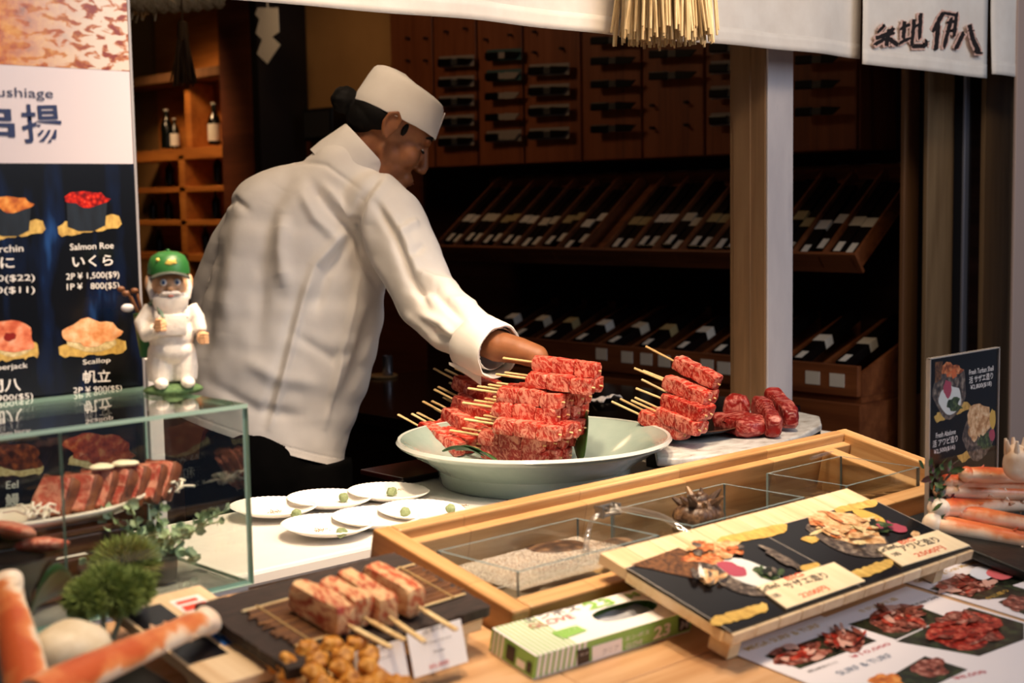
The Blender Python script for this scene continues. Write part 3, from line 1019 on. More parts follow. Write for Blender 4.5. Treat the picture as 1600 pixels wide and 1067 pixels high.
# plants
LEAF = noisy('eucalyptus_leaf', [(.3, '7a9470'), (.6, 'a4bc98'), (.8, 'cad8ba')], (60, 60, 60), rough=.5)
STEM = mt('7d8a62', .5)
lp = thing('leafy_plant', 'small grey green artificial leafy plant in right corner of the glass case', 'plant', (.862, 1.575, ZF))
B().lathe([(0, 0), (.02, 0), (.022, .03), (.0, .03)], 16).build('pot', mt('3a3a34', .6), lp, True)
rd = random.Random(12)
sb, lb = B(), B()
def leaf(b, p, d, n, ln, wd):
    d = d.normalized(); s = d.cross(n).normalized(); n2 = s.cross(d)
    pts = [p, p + d * ln * .3 + s * wd * .4, p + d * ln * .65 + s * wd * .45, p + d * ln, p + d * ln * .65 - s * wd * .45, p + d * ln * .3 - s * wd * .4]
    c = p + d * ln * .5 - n2 * wd * .12
    vs = [b.bm.verts.new(x) for x in pts]
    vc = b.bm.verts.new(c)
    for i in range(6):
        b.bm.faces.new((vs[i], vs[(i + 1) % 6], vc))
for k in range(17):
    a = rd.uniform(0, 6.28)
    el = rd.uniform(.25, 1.3)
    ln = rd.uniform(.06, .125)
    p0 = V((0, 0, .025))
    dr = V((math.cos(a) * math.cos(el), math.sin(a) * math.cos(el) * .6, math.sin(el)))
    pts = []
    for i in range(9):
        s = i / 8
        pts.append(p0 + dr * ln * s + V((0, 0, -.03 * s * s)) + V((math.sin(s * 5 + k) * .006, 0, 0)))
    sb.tube(pts, [.0012] * 9, 5)
    for i in range(2, 9):
        for sgn in (-1, 1):
            d = V((rd.uniform(-1, 1), rd.uniform(-1, 1), rd.uniform(-.2, .8)))
            leaf(lb, pts[i], d, V((rd.uniform(-.4, .4), -1, rd.uniform(-.3, .6))), rd.uniform(.009, .017), rd.uniform(.009, .014))
sb.build('stems', STEM, lp, True)
lb.build('leaves', LEAF, lp)
MOSS = noisy('moss_green', [(.3, '5d6f30'), (.55, '86984a'), (.8, 'b4c078')], (40, 40, 40), rough=.8)
def fuzz(b, c, r, n, ln, seed, flat_=1.0, up=False):
    rd = random.Random(seed)
    for k in range(n):
        z = rd.uniform(-.35 if up else -1, 1)
        a = rd.uniform(0, 6.283)
        q = math.sqrt(1 - z * z)
        d = V((q * math.cos(a), q * math.sin(a), z))
        p = V(c) + V((d.x * r, d.y * r, d.z * r * flat_)) * .72
        e = p + d * ln * rd.uniform(.6, 1.1) + V((rd.uniform(-1, 1), rd.uniform(-1, 1), rd.uniform(-1, 1))) * ln * .25
        s = d.cross(V((rd.uniform(-1, 1), rd.uniform(-1, 1), .3))).normalized() * .0011
        v1, v2, v3 = b.bm.verts.new(p - s), b.bm.verts.new(p + s), b.bm.verts.new(e)
        b.bm.faces.new((v1, v2, v3))
q = ony(192, 880, 1.545)
mb = thing('moss_ball', 'round fuzzy green artificial plant inside the glass case before the crate', 'plant', (q.x, 1.54, ZF))
b = B().ell((0, 0, .034), (.036, .03, .032), sub=3, rough=.1); b.build('core', mt('3c4620', .9), mb, True)
b = B(); fuzz(b, (0, 0, .036), .042, 2600, .016, 3, .85); b.build('bristles', MOSS, mb)

# ------------------------------------------------------------------ gnome figurine on the case
GW = noisy('gnome_white', [(.3, 'e6ddd2'), (.7, 'f6f0e6')], (120, 120, 120), rough=.5, bump=.2, rand=0)
GS = mt('e2b083', .45); GG = mt('2a6a2e', .4); GD = mt('4a4f48', .5)
gq = onz(271, 612, CZ1)
gn = thing('gnome_figurine', 'garden gnome figurine in white overalls and green cap with golf bag', 'figurine', Mx.Translation((gq.x, gq.y, CZ1)) @ Mx.Rotation(R_(-26), 4, 'Z') @ Mx.Scale(.885, 4))
# local: faces -y, x to the viewer's right
B().ell((0, .0, .004), (.044, .036, .010), sub=4, rough=.05, freq=60).build('grass_base', noisy('gnome_grass', [(.3, '3c5c36'), (.7, '5c7c4c')], (200, 200, 200), rough=.8, bump=.6, rand=0), gn, True)
def rem(b, name, mat, parent, vox=.0022, smooth_it=4, M=None):
    o = b.build(name, mat, parent, False, M)
    m_ = o.modifiers.new('r', 'REMESH'); m_.mode = 'VOXEL'; m_.voxel_size = vox; m_.use_smooth_shade = True
    s_ = o.modifiers.new('s', 'SMOOTH'); s_.iterations = smooth_it; s_.factor = .5
    return o
b = B()
b.ell((0, 0, .085), (.034, .029, .032), sub=3)                   # belly
b.ell((0, 0, .112), (.032, .026, .028), sub=3)
b.ell((0, 0, .062), (.035, .029, .022), sub=3)
for s in (-1, 1):
    b.tube([(s * .014, 0, .062), (s * .017, 0, .035), (s * .018, -.002, .016)], [.021, .0205, .0175], 14)
    b.tube([(s * .028, 0, .126), (s * .038, -.004, .108), (s * .041, -.012, .088)] if s > 0 else [(s * .026, 0, .126), (s * .041, -.006, .104), (s * .036, -.022, .088), (s * .022, -.032, .098)], [.012, .012, .011] if s > 0 else [.012, .0125, .0115, .010], 12)
rem(b, 'body', GW, gn, .002, 3)
B().box((-.021, -.0335, .086), (.021, -.027, .118), bev=.003).tube([(-.021, -.029, .112), (-.02, -.012, .138)], .003, 6).tube([(.021, -.029, .112), (.02, -.012, .138)], .003, 6).build('overall_bib', GW, gn, True)
for k, (x, y) in enumerate([(-.018, -.02), (.02, -.022)]):
    sh_ = B().ell((x, y, .0155), (.0105, .019, .0085), sub=3).build('shoe', GW, gn, True)
    B().tube([(x - .010, y + .010, .016), (x, y + .004, .024), (x + .010, y + .010, .016)], .0016, 6).build('lace', GG, sh_, True)
b = B(); b.ell((-.017, -.037, .104), (.0095, .008, .0095), sub=3)
for k in range(4):
    b.tube([(-.010 - .002 * k, -.042, .097 + .0045 * k), (-.017, -.0465, .097 + .0045 * k), (-.023, -.042, .097 + .0045 * k)], .0027, 6)
b.build('hand', GS, gn, True)
b = B(); b.ell((.044, -.019, .080), (.009, .008, .010), sub=3)
for k in range(4):
    b.tube([(.040, -.027, .074 + .004 * k), (.046, -.0285, .074 + .004 * k), (.051, -.024, .074 + .004 * k)], .0025, 6)
b.build('hand', GS, gn, True)
hd = B().ell((0, -.006, .160), (.027, .025, .027), sub=3).ell((0, -.030, .156), (.0065, .007, .006), sub=2)
for s in (-1, 1):
    hd.ell((s * .030, .0, .162), (.005, .009, .013), sub=2)
    hd.ell((s * .013, -.0245, .152), (.007, .006, .006), sub=2)
ho = rem(hd, 'head', GS, gn, .0016, 3)
for s in (-1, 1):
    e = B().ell((s * .0098, -.0290, .1640), (.0052, .003, .0056), sub=2).build('eye', mt('f4f0ea', .2), gn, True)
    B().ell((s * .0098, -.0318, .1640), (.0027, .0012, .0030), sub=2).build('iris', mt('3a5a86', .2), e, True)
b = B().ell((0, -.018, .136), (.026, .014, .020), sub=3).ell((0, -.016, .122), (.020, .012, .018), sub=3)
for s in (-1, 1):
    b.tube([(0, -.0315, .1485), (s * .010, -.031, .148), (s * .019, -.024, .1445)], [.004, .0038, .0012], 8)
    b.tube([(s * .025, -.006, .172), (s * .027, -.008, .155), (s * .022, -.012, .140)], [.005, .006, .007], 8)
for k in range(22):
    a = -1.25 + 2.5 * k / 21
    b.tube([(math.sin(a) * .025, -.018 - math.cos(a) * .013, .142), (math.sin(a) * .022, -.018 - math.cos(a) * .0135, .126), (math.sin(a) * .014, -.016 - math.cos(a) * .0115, .108 + .004 * abs(a))], [.0026, .0028, .0012], 5)
b.build('beard', GW, gn, True)
B().ell((0, -.0335, .1445), (.0045, .002, .0016), sub=2).build('lips', mt('c4705a', .4), gn, True)
b = B()
prof = [(.0305, .0), (.0305, .006), (.029, .016), (.024, .026), (.014, .032), (.0, .034)]
b.lathe(prof, 28, M=Mx.Translation((0, -.002, .1755)))
b.ell((0, -.002, .210), (.003, .003, .002), sub=2)
cap = b.build('cap', GG, gn, 60)
B().sheet(lambda u, v: V(((u - .5) * .054, -.024 - .022 * v * math.sqrt(max(0, 1 - (2 * u - 1) ** 2 * .9)), .1795 - .003 * v - .009 * (2 * u - 1) ** 2)), 14, 6).build('cap_peak', GD, cap, True).modifiers.new('s', 'SOLIDIFY').thickness = .0022
em = B(); em.ell((.002, -.0300, .1935), (.008, .0022, .0045), sub=3, rough=.4, freq=260)
em.ell((-.016, -.0240, .197), (.003, .002, .003), sub=2)
em.build('cap_emblem', mt('e8c860', .4), cap, True)
bg = B().tube([(-.030, .024, .052), (-.036, .026, .118)], [.0145, .0165], 16)
bag = bg.build('golf_bag', GG, gn, True)
B().tube([(-.040, .018, .118), (-.022, -.020, .140), (-.012, -.033, .112)], [.0035, .0035, .003], 8).build('strap', noisy('strap', [(.3, '4a6a4a'), (.7, '8aa08a')], (90, 90, 90)), bag, True)
for k, (dx, dy) in enumerate([(-.012, 0), (-.004, .006), (-.016, .008)]):
    g = B().cyl((-.036 + dx * .4, .026, .11), (-.040 + dx * 1.2, .028 + dy, .142 + .004 * k), .0022, n=8)
    g.ell((-.042 + dx * 1.6, .026 + dy, .147 + .003 * k), (.006, .004, .0045), sub=2)
    g.build('golf_club', mt('7a4f32', .4), bag, True)
B().ell((-.060, .018, .126), (.0095, .005, .0062), sub=3).build('club_cover', mt('e8e6ea', .35), bag, True)

# ------------------------------------------------------------------ menu board behind the case
BY = 1.7505
fr = Fr(ony(0, 255, BY), (1, 0, 0), (0, 0, 1))
x0l, x1l = -.46, fr.at(208.5, 256)[0]
ztop = fr.at(100, 0)[1] + .12
zbot = 1.06 - fr.O.z
mbd = thing('menu_board', 'tall black and white illuminated looking sushi menu board behind the glass case', 'menu board', fr.M)
mbd['label'] = 'tall printed food menu board standing behind the glass case at the left'
B().box((x0l, zbot, -.02), (x1l, ztop, 0)).build('panel', [mt('cdc4ca', .25)], mbd)
B().box((x1l + .0005, zbot, -.021), (x1l + .004, ztop, .001)).build('frame_edge', mt('9a9698', .3), mbd)
ZW = fr.at(100, 255.5)[1]
BLUEBLK = NT('menu_black')
_c = BLUEBLK.coords((5, 1.2, 1), rot=(0, 0, .18), rand=0)
_n = BLUEBLK.n('TexNoise', i_Vector=_c, i_Scale=4.5, i_Detail=3).outputs[0]
BLUEBLK.base(BLUEBLK.ramp(_n, [(.52, '070709'), (.66, '0c1a38'), (.76, '234a86')])).set('Roughness', .22)
flat(B(), [(x0l, zbot), (x1l, zbot), (x1l, ZW), (x0l, ZW)], .0003).build('black_section', BLUEBLK.m, mbd)
zt_ = fr.at(100, 106)[1]
FRY = NT('fried_photo')
_n1 = FRY.n('TexNoise', i_Vector=FRY.coords((1, 1, 1), rand=0), i_Scale=34.0, i_Detail=7, i_Roughness=.65).outputs[0]
_n2 = FRY.n('TexNoise', i_Vector=FRY.coords((30, 60, 1), rand=0, rot=(0, 0, .5)), i_Scale=1.6, i_Detail=3, i_Distortion=.6).outputs[0]
_g = FRY.n('SeparateXYZ', i_0=FRY.n('TexCoord').outputs['Object'])
_m = FRY.n('Math', operation='MULTIPLY_ADD', i_0=_g.outputs[0], i_1=-7.5, i_2=1.02, use_clamp=True).outputs[0]
_crumb = FRY.ramp(_n1, [(.3, '6a2208'), (.45, 'b05a16'), (.6, 'd08e30'), (.75, 'dcb060')])
_bits = FRY.ramp(_n2, [(.50, 'c8bcb0'), (.55, 'a8683a'), (.62, '7a2c12')])
FRY.base(FRY.mix(_m, _bits, _crumb)).set('Roughness', .25)
flat(B(), [(x0l, zt_), (x1l, zt_), (x1l, ztop), (x0l, ztop)], .0003).build('fried_skewer_picture', FRY.m, mbd)
NAVY, MW = mt('15224e', .4), mt('f2eee8', .5)
text(fr, 'lettering', 'Kushiage', (-25, 155), (83, 158), 20, mt('2b3050', .4), mbd, bold=.0)
text(fr, 'lettering', '串', (-62, 221), (24, 222), 60, NAVY, mbd, bold=.012)
text(fr, 'lettering', '揚', (36, 224), (98, 222), 61, NAVY, mbd, bold=.012)
def T(body, a, b_, h, bold=.004): text(fr, 'lettering', body, a, b_, h, MW, mbd, bold=bold)
T('Urchin', (-16, 395), (36, 393), 11)
T('うに', (-26, 420), (22, 419), 18, .012)
T('3,600($22)', (-44, 444), (54, 441), 13, .004)
T('1,800($11)', (-44, 462), (54, 460), 13, .004)
T('Salmon Roe', (109, 391), (177, 388), 10)
T('いくら', (113, 418), (176, 415), 18, .012)
T('2P ¥ 1,500($9)', (103, 440), (186, 436), 13, .004)
T('1P ¥   800($5)', (104, 456), (186, 453), 13, .004)
T('Amberjack', (-30, 583), (43, 577), 11)
T('間八', (-18, 614), (32, 610), 20, .012)
T('900($5)', (-5, 630), (51, 625), 12, .004)
T('Scallop', (129, 572), (172, 568), 10)
T('帆立', (129, 599), (172, 597), 20, .012)
T('2P ¥ 900($5)', (114, 617), (190, 613), 12, .004)
T('Eel', (9, 764), (28, 762), 12)
T('鰻', (8, 792), (30, 789), 20, .012)
T('¥ 1,500($9)', (-2, 815), (64, 806), 12, .004)
T('800($5)', (18, 829), (66, 821), 11, .004)
T('A5 Wagyu', (127, 747), (190, 741), 11)
T('和牛', (138, 773), (180, 767), 19, .012)
T('¥ 2,500($15)', (120, 792), (190, 784), 11, .004)
GOLD = noisy('gold_ink', [(.3, 'a8823c'), (.6, 'd8b45e'), (.8, 'ecd48a')], (120, 60, 60), rough=.4, rand=0)
NORI = noisy('printed_seaweed', [(.3, '07090c'), (.7, '16202a')], (90, 20, 90), rough=.4, rand=0)
def printed(name, col3, sc_=140, d=4):
    return noisy('printed_' + name, [(.36, col3[0]), (.52, col3[1]), (.68, col3[2])], (sc_, sc_, sc_), d, .3, rand=0)
ROE = NT('printed_roe')
_v = ROE.n('TexVoronoi', i_Vector=ROE.coords((1, 1, 1), rand=0), i_Scale=190.0).outputs['Distance']
ROE.base(ROE.ramp(_v, [(.0, 'f6b090'), (.12, 'e03010'), (.5, 'b01808'), (.8, '6a0804')])).set('Roughness', .25)
ROE = ROE.m
URCH, FISH, SCAL = printed('urchin', ('a8501c', 'd8802e', 'eaa452'), 80), printed('fish', ('c85a3a', 'e88a62', 'f0b090'), 60), printed('scallop', ('d88a52', 'f0b07c', 'f8d4aa'), 60)
EEL, WAG = printed('eel', ('2a1008', '6a2e14', 'a85a2a'), 90), printed('wagyu_slice', ('8a2c1a', 'b84a2c', 'd88a5a'), 90)
RICE = printed('rice', ('b8a070', 'd8c48e', 'ecdcb0'), 160)
def picture(name, layers):
    b = B(); mats = []
    for i, (pix, m_) in enumerate(layers):
        if m_ not in mats:
            mats.append(m_)
        fp(fr, b, pix, .0008 + .00025 * i, mats.index(m_))
    return b.build(name, mats, mbd)
for (cx_, cy_, top) in ((15, 318, URCH), (134, 310, ROE)):
    nm = 'urchin_picture' if top is URCH else 'roe_picture'
    picture(nm, [(brush((cx_ - 44, cy_ + 50), (cx_ + 52, cy_ + 34), 22, 3), GOLD), ([(cx_ - 31, cy_ + 2), (cx_ - 29, cy_ + 44), (cx_ - 12, cy_ + 51), (cx_ + 12, cy_ + 51), (cx_ + 30, cy_ + 42), (cx_ + 33, cy_ + 2)], NORI), (blobpix(cx_, cy_ + 1, 33, 12, 22, .2, 0, 2), top)])
picture('amberjack_picture', [(brush((-20, 555), (62, 545), 26, 5), GOLD), (blobpix(20, 540, 34, 16, 20, .1), RICE), (blobpix(14, 525, 40, 24, 24, .12, .15, 3), FISH), (blobpix(14, 526, 10, 6, 12, .3, 0, 1), mt('8a1c10', .3))])
picture('scallop_picture', [(brush((94, 548), (196, 540), 24, 7), GOLD), (blobpix(145, 535, 40, 14, 20, .1), RICE), (blobpix(144, 520, 45, 23, 26, .25, -.05, 5), SCAL)])
picture('eel_picture', [(brush((-20, 738), (66, 732), 18, 8), RICE), (blobpix(24, 715, 46, 22, 24, .2, .1, 6), EEL)])
picture('wagyu_picture', [(brush((106, 722), (202, 715), 14, 9), RICE), (blobpix(150, 718, 42, 14, 20, .1), RICE), (blobpix(154, 700, 50, 25, 26, .2, .08, 8), WAG)])
# white upright beside the board
fx = fr.at(230, 700)[0]
tag(B().box((0, 0, 0), (.022, .02, ony(236, 560, BY).z - .951), bev=.002).build('white_upright', mt('efe8e2', .4), None, M=Mx.Translation((fr.O.x + x1l + .0055, BY - .004, .951))), 'white upright post beside the menu board, seen through the glass case', 'post')

# ------------------------------------------------------------------ dark bench behind, cup
t = thing('back_bench', 'dark glossy bench behind the celadon platter', 'bench', (2.4, 2.35, 0))
DGL = noisy('dark_lacquer', [(.3, '0d0705'), (.7, '1a0e0a')], (6, 6, 6), rough=.18, rand=0)
B().box((-.01, 0, .88), (.9, 1.5, .91), bev=.003).build('bench_top', DGL, t)
B().box((0, .01, 0), (.88, 1.48, .879)).build('bench_front', DGL, t)
q = onz(598, 589, .911)
cs = thing('coaster', 'round dull coaster under the steel cup on the dark bench', 'coaster', q)
B().lathe([(0, 0), (.048, 0), (.052, .005), (.05, .008), (.046, .005), (0, .005)], 32).build('disc', mt('8a6a44', .4), cs, True)
q2 = onz(606, 586, .917)
cu = thing('steel_cup', 'small brushed steel cup on the coaster behind the chef', 'cup', q2)
B().lathe([(0, 0), (.017, 0), (.018, .004), (.0175, .064), (.019, .066), (.0165, .066), (.0155, .006), (0, .006)], 28).build('body', mt('a0a0a8', .25, .9), cu, True)
# lacquer tray behind the platter's left end
q = onz(655, 752, .952)
tag(B().box((-.09, -.02, 0), (.11, .12, .012), bev=.003).build('lacquer_tray', mt('1d0806', .25), None, M=Mx.Translation(q + V((.05, .02, 0)))), 'flat dark lacquer tray peeking out behind the white plates', 'tray')

# ------------------------------------------------------------------ celadon platter and its skewers
CEL = noisy('celadon_glaze', [(.3, '8fa39a'), (.7, 'a2b4ab')], (9, 9, 9), rough=.12, coat=.6, rand=0)
PC = V((1.905, 1.985, .951))
pt = thing('celadon_platter', 'large round pale green footed platter piled with raw beef skewers', 'platter', PC)
B().lathe([(0, .008), (.165, .008), (.168, .0), (.182, .0), (.186, .006), (.190, .030), (.215, .048), (.255, .072), (.266, .078), (.2685, .083), (.266, .088), (.260, .087), (.235, .070), (.205, .050), (.180, .030), (.165, .024), (.10, .020), (0, .019)], 96).build('bowl', CEL, pt, True)
B().lathe([(.2645, .0785), (.2695, .083), (.266, .0888), (.2605, .0876), (.266, .0835)], 96).build('pale_rim', mt('d6dcd6', .12, coat=.6), pt, True)


def skewer_proto(L, W, H, mat_, seed, stick=.075, n=3, flag=True):
    t = thing('beef_skewer', '-', 'skewer', (0, 0, -5))
    rd = random.Random(seed)
    cut = [0] + sorted([(-L) * (k + rd.uniform(-.12, .12)) / n for k in range(1, n)], reverse=True) + [-L]
    for k in range(n):
        j = lambda s: rd.uniform(-s, s)
        chunk(B_ := B(), cut[k + 1] - .0012, cut[k] + .0002, j(.0012), W + j(.0012), j(.001), H + j(.0016), seed * 3 + k)
        B_.build('beef_cube', mat_, t, True)
    b = B().cyl((-L - stick, W / 2, H * .52), (.006, W / 2, H * .46), .0026, .0018, 8)
    b.build('bamboo_stick', BAMBOO, t, True)
    if flag:
        B().tube([(-L - stick - .001, W / 2, H * .52), (-L - stick + .03, W / 2, H * .52)], [.0038, .0032], 8, flat=.6).build('flat_handle', BAMBOO, t, True)
    return t


def axm(P, phi, tau, roll=0):
    ph, ta = R_(phi), R_(tau)
    A = V((math.sin(ph) * math.cos(ta), -math.cos(ph) * math.cos(ta), -math.sin(ta)))
    Y = V((math.cos(ph), math.sin(ph), 0))
    Z = A.cross(Y)
    return Mx.Translation(P) @ Mx((A, Y, Z)).transposed().to_4x4()


PR = [skewer_proto(.138, .0325, .030, [RAW, RAW2][k % 2], 11 + k, .075) for k in range(4)]
def pxx(P):
    d = P - CAM
    return 800 + FPX * d.dot(RT) / d.dot(FW)


used = set()
rd = random.Random(21)
def put(protos_, i, M, label, group):
    k = i % len(protos_)
    p = protos_[k]
    if p.name not in used:
        used.add(p.name)
        p.matrix_world = M
        tag(p, label, 'skewer', group)
        return p
    return dup(p, M, label, group)

W_, H_ = .0315, .029
tips = [(848, 731, .974), (842, 709, 1.003), (868, 692, 1.032), (867, 664, 1.061), (873, 641, 1.090), (899, 640, 1.0905), (917, 618, 1.1195), (931, 592, 1.149)]
PHI, TAU = 18, 4
Cdir = V((math.cos(R_(PHI)), math.sin(R_(PHI)), 0))
Adir = V((math.sin(R_(PHI)), -math.cos(R_(PHI)), 0))
P = [onz(x, y, z) for x, y, z in tips]
smax = P[7].dot(Cdir) + W_ * .9
G1 = 'raw beef skewers in the right pile on the celadon platter'
lay = ['bottom layer', 'second layer', 'third layer', 'fourth layer', 'fifth layer', None, 'sixth layer', 'top layer']
cnt = 0
for li in range(8):
    if li == 5:
        continue
    s0 = P[li].dot(Cdir)
    a0 = P[li].dot(Adir)
    z = P[li].z
    k = 0
    while k < 7:
        Q = Cdir * (s0 + k * W_) + Adir * (a0 + (.010 * k if li < 2 else .003 * k) + rd.uniform(-.004, .004)) + V((0, 0, z))
        if k and pxx(Q) > 897 + (z - .974) * 250:
            break
        put(PR, cnt, axm(Q, PHI + rd.uniform(-1, 1), TAU), 'raw beef skewer, right pile on celadon platter, %s, %s from front' % (lay[li], ORD[k]), G1)
        cnt += 1
        k += 1
G2 = 'raw beef skewers leaning in the left pile on the celadon platter'
PL = [skewer_proto(.118, .032, .031, [RAW2, RAW][k % 2], 31 + k, .078) for k in range(4)]
ltips = [('lowest layer', 708, 714, .984, 4), ('second layer', 746, 690, 1.008, 5), ('third layer', 757, 667, 1.034, 4), ('top layer', 762, 637, 1.066, 3)]
cnt = 0
for nm, x, y, z, n in ltips:
    q = onz(x, y, z)
    for k in range(n):
        Q = q + V((.033 * k, .006 * k + rd.uniform(-.004, .004), .0))
        put(PL, cnt, axm(Q, rd.uniform(-3, 3), 14 + rd.uniform(-1.5, 1.5)), 'raw beef skewer, left pile on celadon platter, %s, %s from front' % (nm, ORD[k]), G2)
        cnt += 1
# green leaves on the platter
LEAFG = noisy('bamboo_leaf', [(.3, '1f3a1c'), (.6, '3a5f30'), (.8, '54783f')], (8, 120, 20), rough=.3, rand=0)
def big_leaf(p0, p1, wd, bend, label, tilt=.4):
    d = (p1 - p0)
    L = d.length
    d.normalize()
    s = d.cross(V((0, 0, 1))).normalized()
    n = s.cross(d)
    s2 = (s * math.cos(tilt) + n * math.sin(tilt))
    def f(u, v):
        wq = wd * math.sin(math.pi * min(1, .06 + u * .94)) ** .7
        return p0 + d * L * u + n * bend * math.sin(math.pi * u) + s2 * (v - .5) * wq + n * abs(v - .5) * wq * .3
    o = B().sheet(f, 20, 6).build('leaf', LEAFG, None, True)
    m_ = o.modifiers.new('s', 'SOLIDIFY'); m_.thickness = .0008
    return tag(o, label, 'leaf', 'green leaves on the celadon platter')
big_leaf(onz(712, 704, 1.005), onz(782, 726, .988), .045, .01, 'broad green leaf lying in front of the right skewer pile')
big_leaf(onz(692, 706, 1.0), onz(760, 716, 1.0), .022, .012, 'narrow green leaf between the two skewer piles')
q = onz(905, 725, .980)
big_leaf(q + V((.03, .02, .0)), q + V((.10, .10, .07)), .075, .02, 'upright green leaf behind the right skewer pile', 1.2)

# ------------------------------------------------------------------ slab, dark plate, steaks
STONE = noisy('white_glazed_slab', [(.30, '7a4a2a'), (.36, 'b0aca6'), (.55, 'cfcfcc'), (.75, 'e2e2de')], (22, 40, 22), rough=.35, bump=.3, bdist=.003, rand=0, coat=.2)
out = [(1026, 716), (1060, 716), (1110, 711), (1160, 704), (1210, 693), (1258, 677), (1284, 662), (1281, 650), (1240, 641), (1180, 640), (1110, 650), (1050, 670), (1022, 694)]
op = [onz(x, y, 1.0) for x, y in out]
c0 = sum(op, V()) / len(op)
sb = thing('stone_slab', 'irregular white glazed slab carrying the steaks and the dark plate', 'slab', c0)
B().prism([(p.x - c0.x, p.y - c0.y) for p in op], -.016, 0, bev=.004).build('slab_body', STONE, sb, 50)
for k in range(9):
    pass
B().box((-.22, -.05, -.0491), (.22, .07, -.0165)).build('dark_foot', mt('14100e', .5), sb)
pc = onz(1072, 676, 1.004)
DP = noisy('dark_plate_glaze', [(.3, '0f0b0a'), (.7, '1e1613')], (10, 10, 10), rough=.2, rand=0)
dp = thing('dark_plate', 'round dark plate with raw beef skewers on the white slab', 'plate', pc)
B().lathe([(0, 0), (.06, 0), (.065, .005), (.105, .013), (.114, .018), (.112, .020), (.100, .015), (.06, .008), (0, .007)], 56).build('dish', DP, dp, True)
B().lathe([(.1125, .0175), (.1145, .0185), (.1125, .0205)], 56).build('brown_rim', mt('4a2c1c', .3), dp, True)
PS = [skewer_proto(.108, .031, .0275, [RAW2, RAW][k % 2], 51 + k, .085, 2, False) for k in range(3)]
cnt = 0
G3 = 'raw beef skewers on the dark plate'
for nm, x, y, z, n in [('lowest layer', 1058, 690, 1.013, 2), ('second layer', 1082, 683, 1.028, 2), ('third layer', 1092, 660, 1.056, 2), ('fourth layer', 1098, 635, 1.084, 2), ('topmost layer', 1112, 610, 1.112, 1)]:
    q = onz(x, y, z)
    for k in range(n):
        Q = q + V((.026 * k, .008 * k, 0))
        put(PS, cnt, axm(Q, rd.uniform(-4, 4), 13 + rd.uniform(-3, 3) + (6 if z > 1.1 else 0)), 'raw beef skewer on the dark plate, %s, %s from front' % (nm, ORD[k]), G3)
        cnt += 1
def steak(p, q, wd, ht, seed, label):
    d = q - p
    L = d.length
    M = axes((p + q) / 2, d, V((0, 0, 1)).cross(d))
    b = B()
    tb = bmesh.new()
    bmesh.ops.create_icosphere(tb, subdivisions=5, radius=1)
    for v in tb.verts:
        c = v.co
        g = lambda t_: math.copysign(abs(t_) ** .5, t_)
        w_ = V((g(c.x) * L * .47, g(c.y) * wd * .47, g(c.z) * ht * .47))
        w_ += c * (.006 * noise.noise(w_ * 30 + V((seed, 0, 0))) + .0025 * noise.noise(w_ * 90 + V((0, seed, 0))))
        v.co = w_
    b.merge(tb)
    o = b.build('beef_steak', STEAK, None, True, M=M)
    return tag(o, label, 'steak', 'raw steaks on the white slab')
steak(onz(1130, 654, 1.022), onz(1186, 670, 1.022), .085, .042, 1, 'raw marbled steak lying flat at front left of the white slab')
steak(onz(1128, 634, 1.035), onz(1172, 634, 1.035), .06, .05, 2, 'raw marbled steak behind, partly hidden next to the dark plate')
steak(onz(1182, 628, 1.05), onz(1212, 671, 1.022), .038, .055, 3, 'raw marbled steak leaning, second from the right on the slab')
steak(onz(1200, 616, 1.056), onz(1238, 658, 1.026), .042, .055, 4, 'raw marbled steak leaning at the right end of the slab')
q = onz(945, 640, .953)
db = thing('small_dark_dish', 'small dark dish holding a white folded cloth behind the platter', 'dish', q)
B().lathe([(0, 0), (.03, 0), (.042, .015), (.045, .022), (.042, .022), (.03, .008), (0, .006)], 28).build('dish', DP, db, True)
b = B().sheet(lambda u, v: V(((u - .5) * .075, (v - .5) * .06, .026 + .016 * math.sin(u * 3) * (1 - v) + .008 * noise.noise(V((u * 4, v * 4, 0))))), 14, 12)
o = b.build('white_cloth', mt('e0d8d4', .8), None, True, M=Mx.Translation(q)); o.modifiers.new('s', 'SOLIDIFY').thickness = .0015
tag(o, 'white folded cloth in the small dark dish behind the platter', 'cloth')

